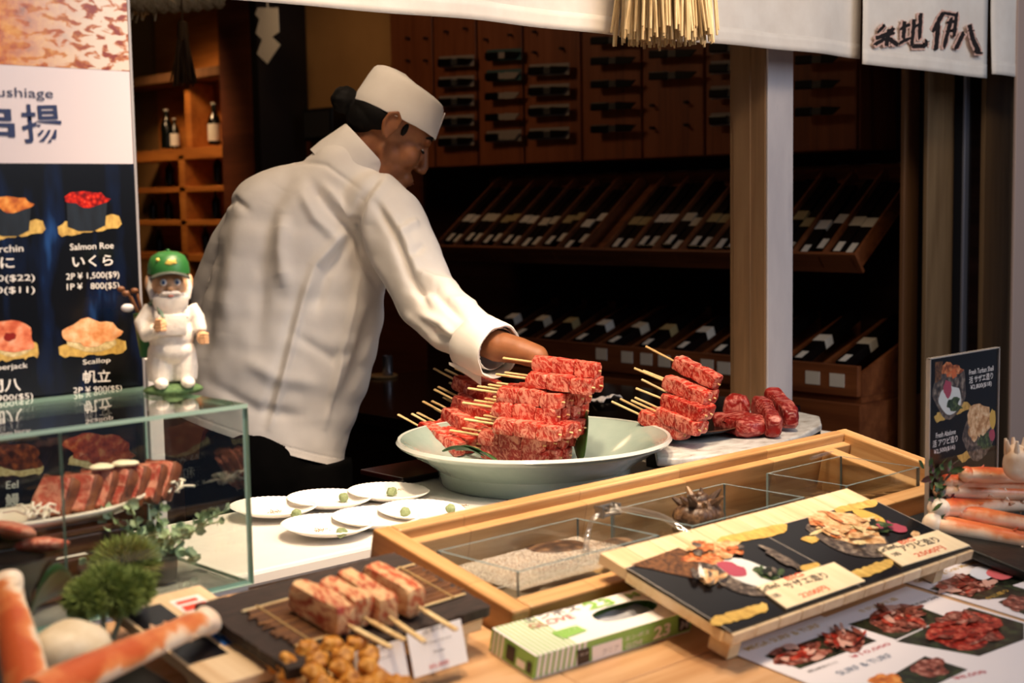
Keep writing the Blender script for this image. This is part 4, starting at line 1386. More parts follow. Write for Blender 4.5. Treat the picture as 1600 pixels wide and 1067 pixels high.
# ------------------------------------------------------------------ white plates with wasabi
FLUTE = NT('paper_plate')
FLUTE.base('f4f0ea').set('Roughness', .45)
WAS = noisy('wasabi', [(.3, '74865a'), (.7, '929f76')], (200, 200, 200), rough=.7, bump=.5, bdist=.002)
SES = noisy('seasoning', [(.3, '7a5a3a'), (.7, 'b8966a')], (300, 300, 300), rough=.8)
pls = [((427, 799), (463, 803), 'back row, nearest the glass case'), ((514, 783), (537, 777), 'back row, middle'), ((607, 769), (612, 768), 'back row, nearest the platter'),
       ((511, 828), (534, 832), 'front row, nearest the glass case'), ((588, 812), (633, 800), 'front row, middle'), ((658, 798), (704, 795), 'front row, touching the oak frame')]
pp_ = None
for i, ((x, y), (wx, wy), nm) in enumerate(pls):
    q = onz(x, y, .960)
    M = Mx.Translation(V((q.x, q.y, .9515 + (2 - i % 3) * .0035))) @ Mx.Rotation(R_(2.2), 4, V((.68, .73, 0)))
    lab = 'round white plate with wasabi on the white counter, %s' % nm
    if pp_ is None:
        pp_ = thing('white_plate', lab, 'plate', M, 'white plates on the counter')
        prof = [(0, 0), (.05, 0), (.055, .002), (.074, .011), (.0765, .0125), (.074, .0135), (.054, .0040), (.05, .0018), (0, .0018)]
        ob = B().lathe(prof, 96).build('plate_body', FLUTE.m, pp_, True)
        for v in ob.data.vertices:
            r = math.hypot(v.co.x, v.co.y)
            if .053 < r < .076:
                v.co.z += .00045 * (1 if int(math.atan2(v.co.y, v.co.x) / (2 * math.pi) * 96 + .5) % 2 else -1)
    else:
        dup(pp_, M, lab)
    base = M.translation.z
    wq = onz(wx, wy, base + .010)
    tag(B().ell((0, 0, 0), (.0095, .0085, .0085), sub=4, rough=.25, freq=160, seed=i).build('wasabi_dab', WAS, None, True, M=Mx.Translation(wq)), 'green wasabi dab on the white plate, %s' % nm, 'wasabi', 'wasabi dabs on the white plates')
    sq = onz(wx - 34 + 50 * (i % 3 == 2), wy - 4, base + .0035)
    bb = B(); r2 = random.Random(i)
    for k in range(40):
        bb.ell((r2.gauss(0, .006), r2.gauss(0, .005), r2.uniform(-.0005, .001)), .0008, sub=1)
    tag(bb.build('seasoning', SES, None, M=Mx.Translation(sq)), 'pinch of brown seasoning on the white plate, %s' % nm, 'seasoning', 'seasoning on the white plates', 'stuff')

# ------------------------------------------------------------------ charred slate with four grilled skewers
AT = lambda a, b_, c=0: SLM @ V((a, b_, c))
def slm(a, b_, c, yaw=0, tilt=0): return SLM @ Mx.Translation((a, b_, c)) @ Mx.Rotation(R_(yaw), 4, 'Z') @ Mx.Rotation(R_(tilt), 4, 'X')
st = thing('slat_stand', 'low pale wooden slat stand under the dark slate tray', 'stand', slm(-.142, .16, 0, 2.5))
for k in range(5):
    B().box((-.13, -.078 + k * .034, .022), (.136, -.052 + k * .034, .042), bev=.002).build('slat', PINEX, st)
for x in (-.11, .1):
    B().box((x, -.075, 0), (x + .02, .085, .0215), bev=.002).build('bearer', PINEX, st)
rd = random.Random(8)
def ragged(x0, y0, x1, y1, step, amp):
    pts = []
    for (ax, ay, bx, by) in ((x0, y0, x1, y0), (x1, y0, x1, y1), (x1, y1, x0, y1), (x0, y1, x0, y0)):
        n = max(2, int(math.hypot(bx - ax, by - ay) / step))
        for i in range(n):
            pts.append((ax + (bx - ax) * i / n + rd.uniform(-amp, amp), ay + (by - ay) * i / n + rd.uniform(-amp, amp)))
    return pts
sl_ = thing('slate_tray', 'dark brown rough slate tray under the four grilled skewers', 'tray', slm(-.142, .158, .0425, 2.8))
B().prism(ragged(-.139, -.083, .139, .083, .006, .0013), 0, .012).build('slate_slab', CHAR, sl_)
MATB = noisy('brown_bamboo_mat', [(.3, '3c2210'), (.55, '7a4a20'), (.75, 'a9743a')], (12, 130, 60), rough=.55, bump=.4, bdist=.002)
mt_ = thing('bamboo_mat', 'small brown bamboo mat on the slate under the grilled skewers', 'mat', slm(-.132, .155, .0555, 2.8))
for k in range(26):
    B().cyl((-.118 + rd.uniform(-.006, .006), -.046 + k * .0036, .0012), (.122 + rd.uniform(-.006, .006), -.046 + k * .0036 + rd.uniform(-.001, .001), .0012), .0014, n=6).build('bamboo_strip', MATB if k not in (0, 25) else BAMBOO, mt_, True)
for x in (-.1, -.03, .04, .1):
    B().box((x, -.048, .0005), (x + .0015, .046, .0032)).build('stitching', mt('b99a62', .7), mt_)
G4 = 'grilled beef skewers on the slate'
gp = None
for i, (p, q) in enumerate([((466, 911), (545, 952)), ((508, 905), (572, 940)), ((540, 892), (610, 940)), ((580, 880), (655, 925))]):
    a, b_ = V((*sl(*p, .088), 0)), V((*sl(*q, .088), 0))
    d = a - b_
    yaw = math.degrees(math.atan2(-d.x, d.y))
    lab = 'grilled pink beef block on a flat skewer on the slate, %s' % ['nearest the glass case', 'second from the glass case', 'third from the glass case', 'nearest the oak frame'][i]
    M = slm(b_.x, b_.y, .0585, yaw)
    t = thing('grilled_skewer', lab, 'skewer', M, G4)
    L = d.length
    B_ = B()
    chunk(B_, -.0128, .0128, .0, L, .0005, .033, 70 + i)
    B_.build('beef_block', GRILL, t, True)
    nx = rd.uniform(-.003, .003)
    B().cyl((nx, L * .9, .012), (nx, -.012, .012), .0018, n=8).build('skewer_shaft', BAMBOO, t, True)
    B().box((nx - .0035, -.062, .0105), (nx + .0035, -.010, .0135), bev=.0012).build('flat_handle', BAMBOO, t)

# ------------------------------------------------------------------ price cards
CARD = mt('f4f1ee', .45)
TXT, TXR = mt('4a4448', .6), mt('c4283a', .6)
def card(tl, tr, bl_, lab, lines):
    O = ons(*bl_, 0.016)
    f = Fr(O, (1, 0, 0), (0, math.sin(R_(14)), math.cos(R_(14))))
    w_ = f.at(tr[0] + (bl_[0] - tl[0]), tr[1] + (bl_[1] - tl[1]))[0]
    h_ = f.at(*tl)[1]
    t = thing('price_card', lab, 'price card', f.M, 'white price cards on the shelf')
    B().box((0, 0.001, -.0012), (w_, h_, 0)).build('card', CARD, t)
    B().box((.012, -.0155, -.0024), (w_ - .012, .004, -.0013)).build('stand_foot', TANKG, t)
    for body, p, q, h, m_ in lines:
        text(f, 'lettering', body, p, q, h, m_, t, bold=.004)
    return t
card((544, 1022), (622, 995), (563, 1092), 'white price card right behind the fried nuggets, partly cut off below', [('A5 和牛串', (562, 1027), (602, 1013), 7, TXT), ('A5 Wagyu Skewer', (570, 1040), (610, 1026), 4, TXT), ('Steak', (585, 1052), (600, 1047), 4, TXT), ('¥5,000', (598, 1071), (628, 1062), 8, TXR)])
card((630, 992), (714, 967), (648, 1061), 'white price card standing left of the glove box', [('A5 和牛串', (660, 992), (695, 981), 7, TXT), ('A5 Wagyu Skewer', (660, 1009), (705, 996), 4, TXT), ('Steak', (677, 1020), (694, 1015), 4, TXT), ('¥5,000', (671, 1047), (701, 1037), 8, TXR)])

# ------------------------------------------------------------------ disposable glove box
yg = math.degrees(math.atan2(-.007, .256))
GM = slm(0, .003, .0006, yg)
gb = thing('glove_box', 'green and white carton of disposable gloves lying on the shelf', 'box', GM)
gl, gw, gh = .256, .074, .028
GRN = mt('8fbf5e', .35)
GWH = mt('f5efe8', .35)
# shell with an oval opening in its top
b = B()
b.box((0, 0, 0), (gl, gw, .001), 1)
b.box((0, 0, .001), (gl, .0012, gh), 0)
b.box((0, gw - .0012, .001), (gl, gw, gh), 0)
b.box((0, .0012, .001), (.0012, gw - .0012, gh), 0)
b.box((gl - .0012, .0012, .001), (gl, gw - .0012, gh), 0)
b.build('carton', [GRN, GWH], gb)
tb = B()
hx, hy, rx, ry = .176, .037, .050, .0165
n = 48
outer, inner = [], []
for k in range(n):
    a = 2 * math.pi * k / n
    c_, s_ = math.cos(a), math.sin(a)
    inner.append((hx + rx * math.copysign(abs(c_) ** .7, c_), hy + ry * math.copysign(abs(s_) ** .8, s_)))
    sc_ = min((gl - hx if c_ > 0 else hx) / max(abs(c_), 1e-6), (gw - hy if s_ > 0 else hy) / max(abs(s_), 1e-6))
    outer.append((hx + c_ * sc_, hy + s_ * sc_))
# put exact corners in
for cx_, cy_ in ((0, 0), (gl, 0), (gl, gw), (0, gw)):
    k = min(range(n), key=lambda i: (outer[i][0] - cx_) ** 2 + (outer[i][1] - cy_) ** 2)
    outer[k] = (cx_, cy_)
vo = [tb.bm.verts.new((x, y, gh + .0003)) for x, y in outer]
vi = [tb.bm.verts.new((x, y, gh + .0003)) for x, y in inner]
for k in range(n):
    j = (k + 1) % n
    tb.bm.faces.new((vo[k], vo[j], vi[j], vi[k]))
o = tb.build('top_panel', GWH, gb)
o.modifiers.new('s', 'SOLIDIFY').thickness = .0006
GLV = noisy('folded_gloves', [(.3, '8f9298'), (.7, 'c2c4ca')], (20, 60, 20), rough=.3)
B().sheet(lambda u, v: V((.118 + u * .116, .012 + v * .05, .012 + .006 * noise.noise(V((u * 4, v * 3, 2))) + .004 * math.sin(u * 3.1))), 20, 10).build('gloves', GLV, gb, True)
# stripes around the left end
for k in range(9):
    x0 = .004 + k * .0085
    B().poly([(x0, -.0004, .0015), (x0 + .0048, -.0004, .0015), (x0 + .0048, -.0004, gh), (x0, -.0004, gh)]).build('white_stripe', GWH, gb)
    x0 = .004 + k * .0068
    B().poly([(x0, .0005, gh + .0008), (x0 + .0026, .0005, gh + .0008), (x0 + .0026, gw - .0005, gh + .0008), (x0, gw - .0005, gh + .0008)]).build('green_stripe', GRN, gb)
for k in range(3):
    y0 = gw - .004 - k * .007
    B().poly([(-.0004, y0, .0015), (-.0004, y0 - .004, .0015), (-.0004, y0 - .004, gh), (-.0004, y0, gh)]).build('white_stripe', GWH, gb)
ft = Fr(GM @ V((0, 0, gh + .0009)), GM.to_3x3() @ V((1, 0, 0)), GM.to_3x3() @ V((0, 1, 0)))
ftI = GM.inverted() @ ft.M
def gtext(body, f, a, b_, h, m_, bold=.006):
    o = text(f, 'lettering', body, a, b_, h, m_, gb, z=.0003, bold=bold)
    o.matrix_local = GM.inverted() @ f.M
    return o
INKB = mt('3a3034', .5)
gtext('エンボス', ft, (822, 974), (908, 952), 9, INKB)
gtext('GLOVE', ft, (832, 983), (900, 965), 9, mt('b4605a', .5))
gtext('23', ft, (922, 953), (965, 943), 13, GRN, .03)
gtext('M', ft, (985, 935), (1002, 930), 9, GRN, .02)
b = B(); fp(ft, b, [(862, 988), (900, 977), (918, 985), (882, 998)], .0003); b.build('green_label', GRN, gb, M=ftI)
gtext('クリア', ft, (874, 990), (905, 982), 5, GWH)
ff = Fr(GM @ V((0, -.0006, 0)), GM.to_3x3() @ V((1, 0, 0)), GM.to_3x3() @ V((0, 0, 1)))
ffI = GM.inverted() @ ff.M
for fr_, pix, m__ in ((ff, [(902, 1040), (921, 1033), (921, 1011), (902, 1016)], 0), (ff, [(925, 1034), (972, 1018), (972, 996), (925, 1010)], 1), (ff, [(1060, 987), (1077, 982), (1077, 960), (1060, 965)], 0)):
    b = B(); fp(fr_, b, pix, .0003); b.build('side_label', [mt('2a1c1c', .4), GWH][m__], gb, M=ffI)
gtext('クリア', ff, (940, 1024), (966, 1015), 9, INKB)
gtext('エンボス', ff, (976, 1002), (1014, 990), 7, GWH)
gtext('GLOVE', ff, (977, 1014), (1003, 1006), 8, GWH)
gtext('23', ff, (1020, 1000), (1046, 991), 19, GWH, .03)
gtext('M', ff, (1062, 984), (1075, 980), 13, GWH, .02)
gtext('No.4', ff, (905, 1026), (918, 1022), 5, GWH)
fe = Fr(GM @ V((-.0006, gw, 0)), GM.to_3x3() @ V((0, -1, 0)), GM.to_3x3() @ V((0, 0, 1)))
feI = GM.inverted() @ fe.M
for (x0, y0, x1, y1), m__ in (((.028, .005, .042, .023), 0), ((.046, .005, .060, .014), 1), ((.0625, .005, .070, .018), 0)):
    B().poly([(-.0009, gw - x0, y0), (-.0009, gw - x1, y0), (-.0009, gw - x1, y1), (-.0009, gw - x0, y1)]).build('end_label', [mt('2a1c1c', .4), GWH][m__], gb)

# ------------------------------------------------------------------ sloping menu stand in front of the tanks
O = onz(1146, 992, 1.012)
TL = onz(945, 862, 1.07)
TR_ = onz(1328, 768, 1.07)
vx = V((1, 0, 0))
vy = V((0, TL.y - O.y, TL.z - O.z))
f = Fr(O, vx, vy)
LW, LD = onz(1515, 858, 1.012).x - O.x, vy.length
ms = thing('menu_stand', 'sloping pale wooden menu stand with two dark food photos before the tanks', 'menu stand', f.M)
for k in range(12):
    x = k * LW / 12
    B().box((x + .0006, LD - .046, -.014), (x + LW / 12 - .0006, LD, .0), bev=.001).build('top_slat', PINE, ms)
    B().box((x + .0006, 0, -.014), (x + LW / 12 - .0006, .012, -.0005), bev=.001).build('front_slat', PINE, ms)
B().box((0, .0125, -.016), (LW, LD - .0465, -.003), bev=.001).build('back_board', PINEX, ms)
for x in (.03, LW - .05):
    B().box((x, .02, -.05), (x + .02, .05, -.0165)).build('foot', PINEX, ms)
B().box((.0, .004, -.0005), (LW, LD - .044, .0016)).build('laminate', mt('0d0b0c', .18), ms)
RIM = mt('b9aea2', .3)
b = B()
for (x0, y0, x1, y1) in ((0, .004, .0012, LD - .044), (LW * .485, .004, LW * .485 + .0012, LD - .044), (LW - .0012, .004, LW, LD - .044), (0, LD - .0452, LW, LD - .044)):
    b.poly([(x0, y0, .0019), (x1, y0, .0019), (x1, y1, .0019), (x0, y1, .0019)])
b.build('clear_edge', RIM, ms)
PRAWN, WOODP, PINK, GREENP, BOWLW, SHELLP, BROWNP, LEM = printed('prawn', ('7a3a1c', 'c4703c', 'e8a878'), 120), printed('sticks', ('2a160c', '6a4426', '8a5c36'), 200), mt('a8485a', .25), printed('greens', ('1c2a16', '3c5030', '6a7a4a'), 160), mt('d8dcd8', .2), printed('shellwork', ('2a2420', '5c5048', '9a8c7c'), 120), printed('slices', ('a87848', 'd8b080', 'f0d8b0'), 90), mt('d0ac52', .25)
DK2 = mt('1a1c14', .3)
SALM = mt('cc6a3a', .25)
def scat(cx_, cy_, rx, ry, n, ln, wd, m_list, seed, spread=3.1):
    r2 = random.Random(seed)
    o = []
    for k in range(n):
        a_ = r2.uniform(0, 6.283); q_ = math.sqrt(r2.random())
        o.append((blobpix(cx_ + rx * q_ * math.cos(a_), cy_ + ry * q_ * math.sin(a_), ln * r2.uniform(.6, 1.2), wd * r2.uniform(.6, 1.2), 12, .25, r2.uniform(-spread, spread), k + seed), m_list[k % len(m_list)]))
    return o
def mpic(name, layers, parent=ms, fr_=f, z0=.0021):
    b = B(); mats = []
    for i, (pix, m_) in enumerate(layers):
        if m_ not in mats:
            mats.append(m_)
        fp(fr_, b, pix, z0 + .00012 * i, mats.index(m_))
    return b.build(name, mats, parent)
mpic('turban_shell_picture', [
    (brush((1122, 850), (1228, 826), 16, 2), GOLD), (brush((1112, 975), (1200, 950), 16, 4), GOLD), (blobpix(1265, 888, 20, 5, 12, .2, -.2), GOLD),
    ([(985, 885), (1060, 858), (1110, 880), (1090, 908), (1020, 892)], WOODP),
    (blobpix(1158, 905, 68, 22, 26, .1, .35), SHELLP), (blobpix(1172, 898, 56, 17, 26, .05, .32), BOWLW),
    (blobpix(1098, 870, 34, 14, 20, .35, -.1, 4), PRAWN), (blobpix(1125, 862, 26, 14, 20, .4, .1, 6), BROWNP), ([(1128, 858), (1140, 868), (1138, 876), (1118, 874), (1118, 871), (1132, 871), (1130, 866), (1116, 855)], SALM),
    (blobpix(1145, 893, 26, 9, 18, .15, .35), PINK), (blobpix(1108, 905, 18, 12, 16, .2), BROWNP), (blobpix(1200, 900, 26, 8, 20, .4, .3, 3), GREENP), (blobpix(1220, 875, 34, 6, 16, .3, .5, 8), SHELLP)] + scat(1110, 864, 48, 12, 26, 9, 4, [PRAWN, BROWNP, SALM, PRAWN, SHELLP], 3, .5) + scat(1200, 902, 20, 6, 9, 7, 4, [GREENP, DK2, SHELLP], 5) + scat(1105, 905, 26, 10, 8, 9, 5, [SHELLP, BROWNP, BOWLW], 8))
mpic('abalone_picture', [
    (brush((1305, 800), (1370, 786), 12, 12), GOLD), (brush((1325, 905), (1395, 880), 16, 13), GOLD), (blobpix(1268, 845, 16, 5, 12, .3), GOLD),
    (blobpix(1330, 845, 72, 22, 28, .08, .3), SHELLP), (blobpix(1322, 825, 62, 20, 28, .15, .25, 3), BROWNP), (blobpix(1340, 845, 36, 9, 18, .3, .1, 5), BROWNP),
    ([(1348, 814), (1360, 826), (1352, 832), (1340, 830), (1352, 826), (1346, 818)], SALM), (blobpix(1358, 810, 28, 7, 16, .05, .35), LEM), (blobpix(1378, 826, 22, 7, 16, .3, .2, 7), GREENP), (blobpix(1402, 828, 17, 6, 14, .1, .25), PINK), (blobpix(1430, 838, 8, 5, 10, .2), BROWNP)] + scat(1318, 826, 52, 15, 34, 13, 3, [BROWNP, RICE, BROWNP, PRAWN], 4, .6) + scat(1345, 848, 30, 8, 8, 10, 4, [RICE, BROWNP], 6, .3) + scat(1376, 826, 18, 6, 10, 6, 3, [GREENP, DK2, PINK], 9))
TAGW = noisy('thin_wood_tag', [(.3, 'e6cfa6'), (.7, 'f2e0bc')], (60, 8, 20), rough=.55)
BRUSHK, BRUSHR = mt('2a2220', .6), mt('d8502c', .6)
def htag(corners, lab, lines, gp='handwritten tags on the menu stand'):
    O = V(f.M @ V((*f.at(*corners[3]), .0045)))
    a = V(f.M @ V((*f.at(*corners[2]), .0045)))
    c = V(f.M @ V((*f.at(*corners[0]), .0045)))
    fr_ = Fr(O, a - O, c - O)
    t = thing('handwritten_tag', lab, 'price tag', fr_.M, gp)
    pts = [fr_.at(*p) for p in corners]
    B().prism([pts[3], pts[2], pts[1], pts[0]], -.0018, 0).build('wood_sheet', TAGW, t)
    for body, p, q, h, m_ in lines:
        text(fr_, 'lettering', body, p, q, h, m_, t, z=.0004, bold=.012)
htag([(1182, 916), (1303, 878), (1352, 907), (1229, 950)], 'handwritten wooden price tag on the left half of the menu stand', [('Grilled', (1192, 926), (1220, 916), 10, BRUSHK), ('活', (1211, 935), (1222, 931), 8, BRUSHK), ('BIG', (1232, 908), (1258, 899), 8, BRUSHR), ('サザエ造り', (1234, 921), (1298, 902), 13, BRUSHK), ('2200円', (1256, 935), (1298, 921), 10, BRUSHR)])
htag([(1369, 857), (1465, 828), (1516, 852), (1410, 884)], 'handwritten wooden price tag at right corner of the menu stand', [('Grilled', (1377, 864), (1404, 855), 9, BRUSHK), ('活', (1398, 870), (1410, 866), 7, BRUSHK), ('BIG', (1410, 851), (1432, 844), 7, BRUSHR), ('アワビ造り', (1414, 862), (1472, 846), 12, BRUSHK), ('2500円', (1436, 871), (1480, 858), 9, BRUSHR)])

# ------------------------------------------------------------------ paper menus
CRABP = printed('crab', ('2a0e0a', '8a4438', 'd8a090'), 110, 6)
CRABR = printed('red_crab', ('4a0a06', 'a82a1e', 'd87860'), 110, 6)
CRPALE = mt('cfa294', .3)
DKG = printed('dark_leaves', ('0c0f0a', '20281a', '3c4a2c'), 60)
LAV = mt('ebe6ea', .35)
GOLDT, BLUET, REDT = mt('c8a24a', .4), mt('3a5a7a', .4), mt('b83a4a', .4)
pf = Fr(PAPM @ V((0, 0, 0)), PAPM.to_3x3() @ V((1, 0, 0)), PAPM.to_3x3() @ V((0, 1, 0)))
def paper(tl, tr, ln, lift, label, yaw=0):
    a, b_ = V((*pf.at(*tl), 0)), V((*pf.at(*tr), 0))
    M = PAPM @ Mx.Translation((a.x, a.y, lift))
    u = PAPM.to_3x3() @ (b_ - a)
    v = PAPM.to_3x3() @ V((-(b_ - a).y, (b_ - a).x, 0))
    fr_ = Fr(M.translation, u, v)
    t = thing('paper_menu', label, 'menu sheet', fr_.M, 'printed menu sheets on the shelf')
    W2 = (b_ - a).length
    B().box((0, -ln, 0), (W2, 0, .0006)).build('sheet', LAV, t)
    return t, fr_
t, q = paper((1282, 968), (1416, 917), .27, .0002, 'white menu sheet with a big red crab photo, second from the left')
mpic('crab_picture', [([(1325, 976), (1425, 945), (1480, 965), (1400, 1000)], DKG), (blobpix(1400, 968, 42, 20, 22, .3, .0, 3), CRABP)] + scat(1400, 966, 36, 16, 22, 17, 4, [CRABP, CRABR, CRPALE, CRABP], 3, .8), t, q, .0008)
mpic('big_crab_picture', [([(1400, 1003), (1515, 950), (1600, 975), (1600, 1000), (1530, 1026)], DKG), (blobpix(1510, 985, 58, 27, 26, .2, .1, 7), CRABR)] + scat(1508, 984, 50, 22, 30, 20, 4, [CRABR, CRABP, CRABR], 13, .6), t, q, .0008)
text(q, 'lettering', 'きがに かに面', (1348, 958), (1405, 937), 7, GOLDT, t, z=.0008)
text(q, 'lettering', 'TARABA CRAB', (1430, 948), (1468, 934), 5, TXT, t, z=.0008)
t, q = paper((1412, 911), (1519, 873), .27, .0010, 'white menu sheet with sashimi photo, third from the left')
mpic('sashimi_picture', [([(1452, 921), (1560, 880), (1640, 890), (1640, 930), (1528, 938)], DKG), (blobpix(1510, 915, 42, 17, 22, .3, 0, 5), CRABP), *scat(1506, 916, 40, 13, 22, 12, 4, [CRABP, CRPALE, CRABR], 31, .8), (blobpix(1535, 899, 20, 10, 16, .1), mt('d8dce8', .3)), (blobpix(1565, 899, 24, 10, 16, .1), mt('d86a70', .3))], t, q, .0008)
text(q, 'lettering', 'Grilled King Crab Matsuba', (1436, 912), (1535, 879), 7, GOLDT, t, z=.0008)
t, q = paper((1582, 917), (1690, 880), .25, .0018, 'white menu sheet cut by the right edge of the photo, lying over its neighbour')
mpic('crab_picture', [([(1560, 941), (1600, 925), (1640, 935), (1640, 960), (1600, 960)], DKG), (blobpix(1590, 943, 22, 11, 16, .3), CRABP)], t, q, .0008)
text(q, 'lettering', 'かに盛り', (1545, 938), (1578, 924), 6, GOLDT, t, z=.0008)
t, q = paper((1127, 1016), (1282, 964), .27, .0014, 'white menu sheet with two crab photos, leftmost of the sheets')
mpic('crab_picture', [([(1194, 1026), (1318, 982), (1370, 1002), (1250, 1046)], DKG), (blobpix(1250, 1024, 44, 13, 22, .3, -.25, 3), CRABP), (blobpix(1318, 1002, 30, 17, 20, .3, 0, 4), CRABP)] + scat(1250, 1024, 40, 11, 18, 12, 4, [CRABP, CRABR, CRPALE], 23, .6) + scat(1318, 1000, 26, 14, 14, 13, 4, [CRABR, CRABP, CRPALE], 29, 1.2), t, q, .0008)
mpic('crab_picture', [([(1350, 1082), (1445, 1026), (1512, 1047), (1430, 1086)], DKG), (blobpix(1452, 1046, 32, 16, 20, .3, 0, 6), CRABP), (blobpix(1385, 1066, 24, 14, 20, .3, 0, 8), printed('uni_photo', ('8a3a10', 'd87a2a', 'f0b060'), 70))], t, q, .0008)
text(q, 'lettering', 'MEGA SURF & TURF', (1170, 1018), (1285, 979), 8, GOLDT, t, z=.0008)
text(q, 'lettering', 'SURF & TURF', (1315, 1056), (1397, 1026), 9, BLUET, t, z=.0008)
text(q, 'lettering', 'MEGAMORI セット', (1266, 1052), (1312, 1036), 5, TXT, t, z=.0008)
text(q, 'lettering', '¥10,000', (1335, 1030), (1395, 1008), 7, REDT, t, z=.0008)
text(q, 'lettering', '¥8,000', (1495, 1064), (1545, 1052), 7, REDT, t, z=.0008)

# ------------------------------------------------------------------ acrylic menu on the right and the crab legs
AYP = 1.10
fa = Fr(ony(1450, 845, AYP), (1, 0, 0), (0, 0, 1))
am = thing('acrylic_menu', 'upright clear acrylic menu holder with two seafood photos at right', 'menu holder', fa.M)
aw, ah = fa.at(1562, 546)[0], fa.at(1458, 560)[1]
ACR = mt('a8a29c', .1)
B().box((0, 0, -.006), (aw, ah, -.002), bev=.0004).build('print_sheet', mt('080707', .35, 0, .2), am)
b = B()
b.box((-.0006, 0, -.0065), (.0012, ah, .0005)); b.box((aw - .0012, 0, -.0065), (aw + .0006, ah, .0005)); b.box((-.0006, ah - .001, -.0065), (aw + .0006, ah + .0006, .0005))
b.build('acrylic_edge', ACR, am)
pane(B(), (.0013, 0, -.0018), (aw - .0013, ah - .0011, 0), 2).build('acrylic_face', [glassy('acrylic', (1, 1, 1, 1), .012, 5), ACR], am)
am['label'] = 'upright clear acrylic menu holder with two seafood photos at right'
def amp(name, layers): return mpic(name, layers, am, fa, -.00198)
for nm, ly in (('turban_shell_picture', [(brush((1462, 655), (1515, 632), 14, 3), GOLD), (blobpix(1487, 612, 27, 40, 26, .12, .1), SHELLP), (blobpix(1487, 625, 18, 22, 26, .08, .1), BOWLW), (blobpix(1483, 608, 7, 13, 16, .2), PINK), (blobpix(1492, 632, 11, 10, 16, .4, 0, 3), GREENP), (blobpix(1487, 578, 19, 12, 20, .4, 0, 5), PRAWN), ([(1480, 585), (1494, 575), (1497, 588), (1490, 592), (1488, 582), (1482, 590)], SALM), ([(1463, 566), (1475, 564), (1472, 592), (1463, 600)], WOODP)]),
               ('abalone_picture', [(brush((1500, 720), (1545, 690), 14, 8), GOLD), (blobpix(1532, 680, 25, 38, 26, .1, .15), SHELLP), (blobpix(1533, 655, 19, 24, 24, .2, 0, 2), BROWNP), (blobpix(1524, 676, 9, 12, 16, .3), BROWNP), (blobpix(1540, 692, 13, 14, 18, .4, 0, 6), GREENP), (blobpix(1553, 655, 5, 15, 14, .1), LEM), (blobpix(1552, 680, 5, 9, 12, .1), PINK)])):
    b = B(); mats = []
    for i, (pix, m_) in enumerate(ly):
        if m_ not in mats: mats.append(m_)
        fp(fa, b, pix, -.00197 + .00002 * i, mats.index(m_))
    b.build(nm, mats, am)
AWT = mt('f0ece6', .4)
for body, p, q, h in [('Fresh Turban Shell', (1516, 586), (1554, 579), 8), ('活 サザエ造り', (1516, 600), (1553, 592), 11), ('¥2,800($18)', (1518, 611), (1551, 604), 9), ('Fresh Abalone', (1464, 685), (1495, 678), 8), ('活 アワビ造り', (1459, 700), (1498, 690), 11), ('¥2,500($16)', (1461, 712), (1494, 703), 9)]:
    text(fa, 'lettering', body, p, q, h, AWT, am, z=-.00188, bold=.008)
CRABM = NT('crab_leg')
_t = CRABM.n('TexCoord').outputs['Generated']
_z = CRABM.n('SeparateXYZ', i_0=_t)
_nz = CRABM.n('TexNoise', i_Vector=CRABM.coords((30, 30, 30), rand=4), i_Scale=1.0, i_Detail=5).outputs[0]
_f = CRABM.n('Math', operation='MULTIPLY_ADD', i_0=_nz, i_1=.9, i_2=CRABM.n('Math', operation='MULTIPLY_ADD', i_0=_z.outputs[2], i_1=.9, i_2=-.42).outputs[0]).outputs[0]
CRABM.base(CRABM.ramp(_f, [(.34, 'f3dcc0'), (.55, 'f0c09a'), (.7, 'e08048'), (.92, 'c8502a')])).set('Roughness', .35).set('Subsurface Weight', .1).set('Subsurface Radius', (.01, .004, .003)).bump(_nz, .5, .004)
CRABM = CRABM.m
CPALE = noisy('crab_pale', [(.3, 'efd2b4'), (.7, 'f8ecda')], (40, 40, 40), rough=.35, sss=.1)
cq = ons(1560, 858, .004)
tr = thing('crab_tray', 'dark tray under the crab legs at the right edge of the photo', 'tray', slm(*sl(1560, 862, .016), .016))
B().box((-.07, -.15, 0), (.19, .13, .014), bev=.004).build('tray_body', noisy('dark_green_tray', [(.3, '070806'), (.7, '12140f')], (40, 40, 40), rough=.4, bump=.4), tr)
legs = [((1452, 818), (1612, 848), .022, .017, 'front', .034), ((1462, 795), (1615, 786), .020, .014, 'second', .055), ((1500, 800), (1620, 822), .018, .013, 'third', .050), ((1468, 766), (1615, 772), .017, .013, 'fourth', .075), ((1478, 752), (1618, 758), .016, .012, 'fifth', .088), ((1508, 741), (1622, 745), .017, .013, 'topmost', .104)]
nms = ['frontmost with a pale end', 'second from front with a pale end', 'red one between the pale ended ones', 'with a deep orange end below the top ones', 'second from the top', 'topmost of the heap']
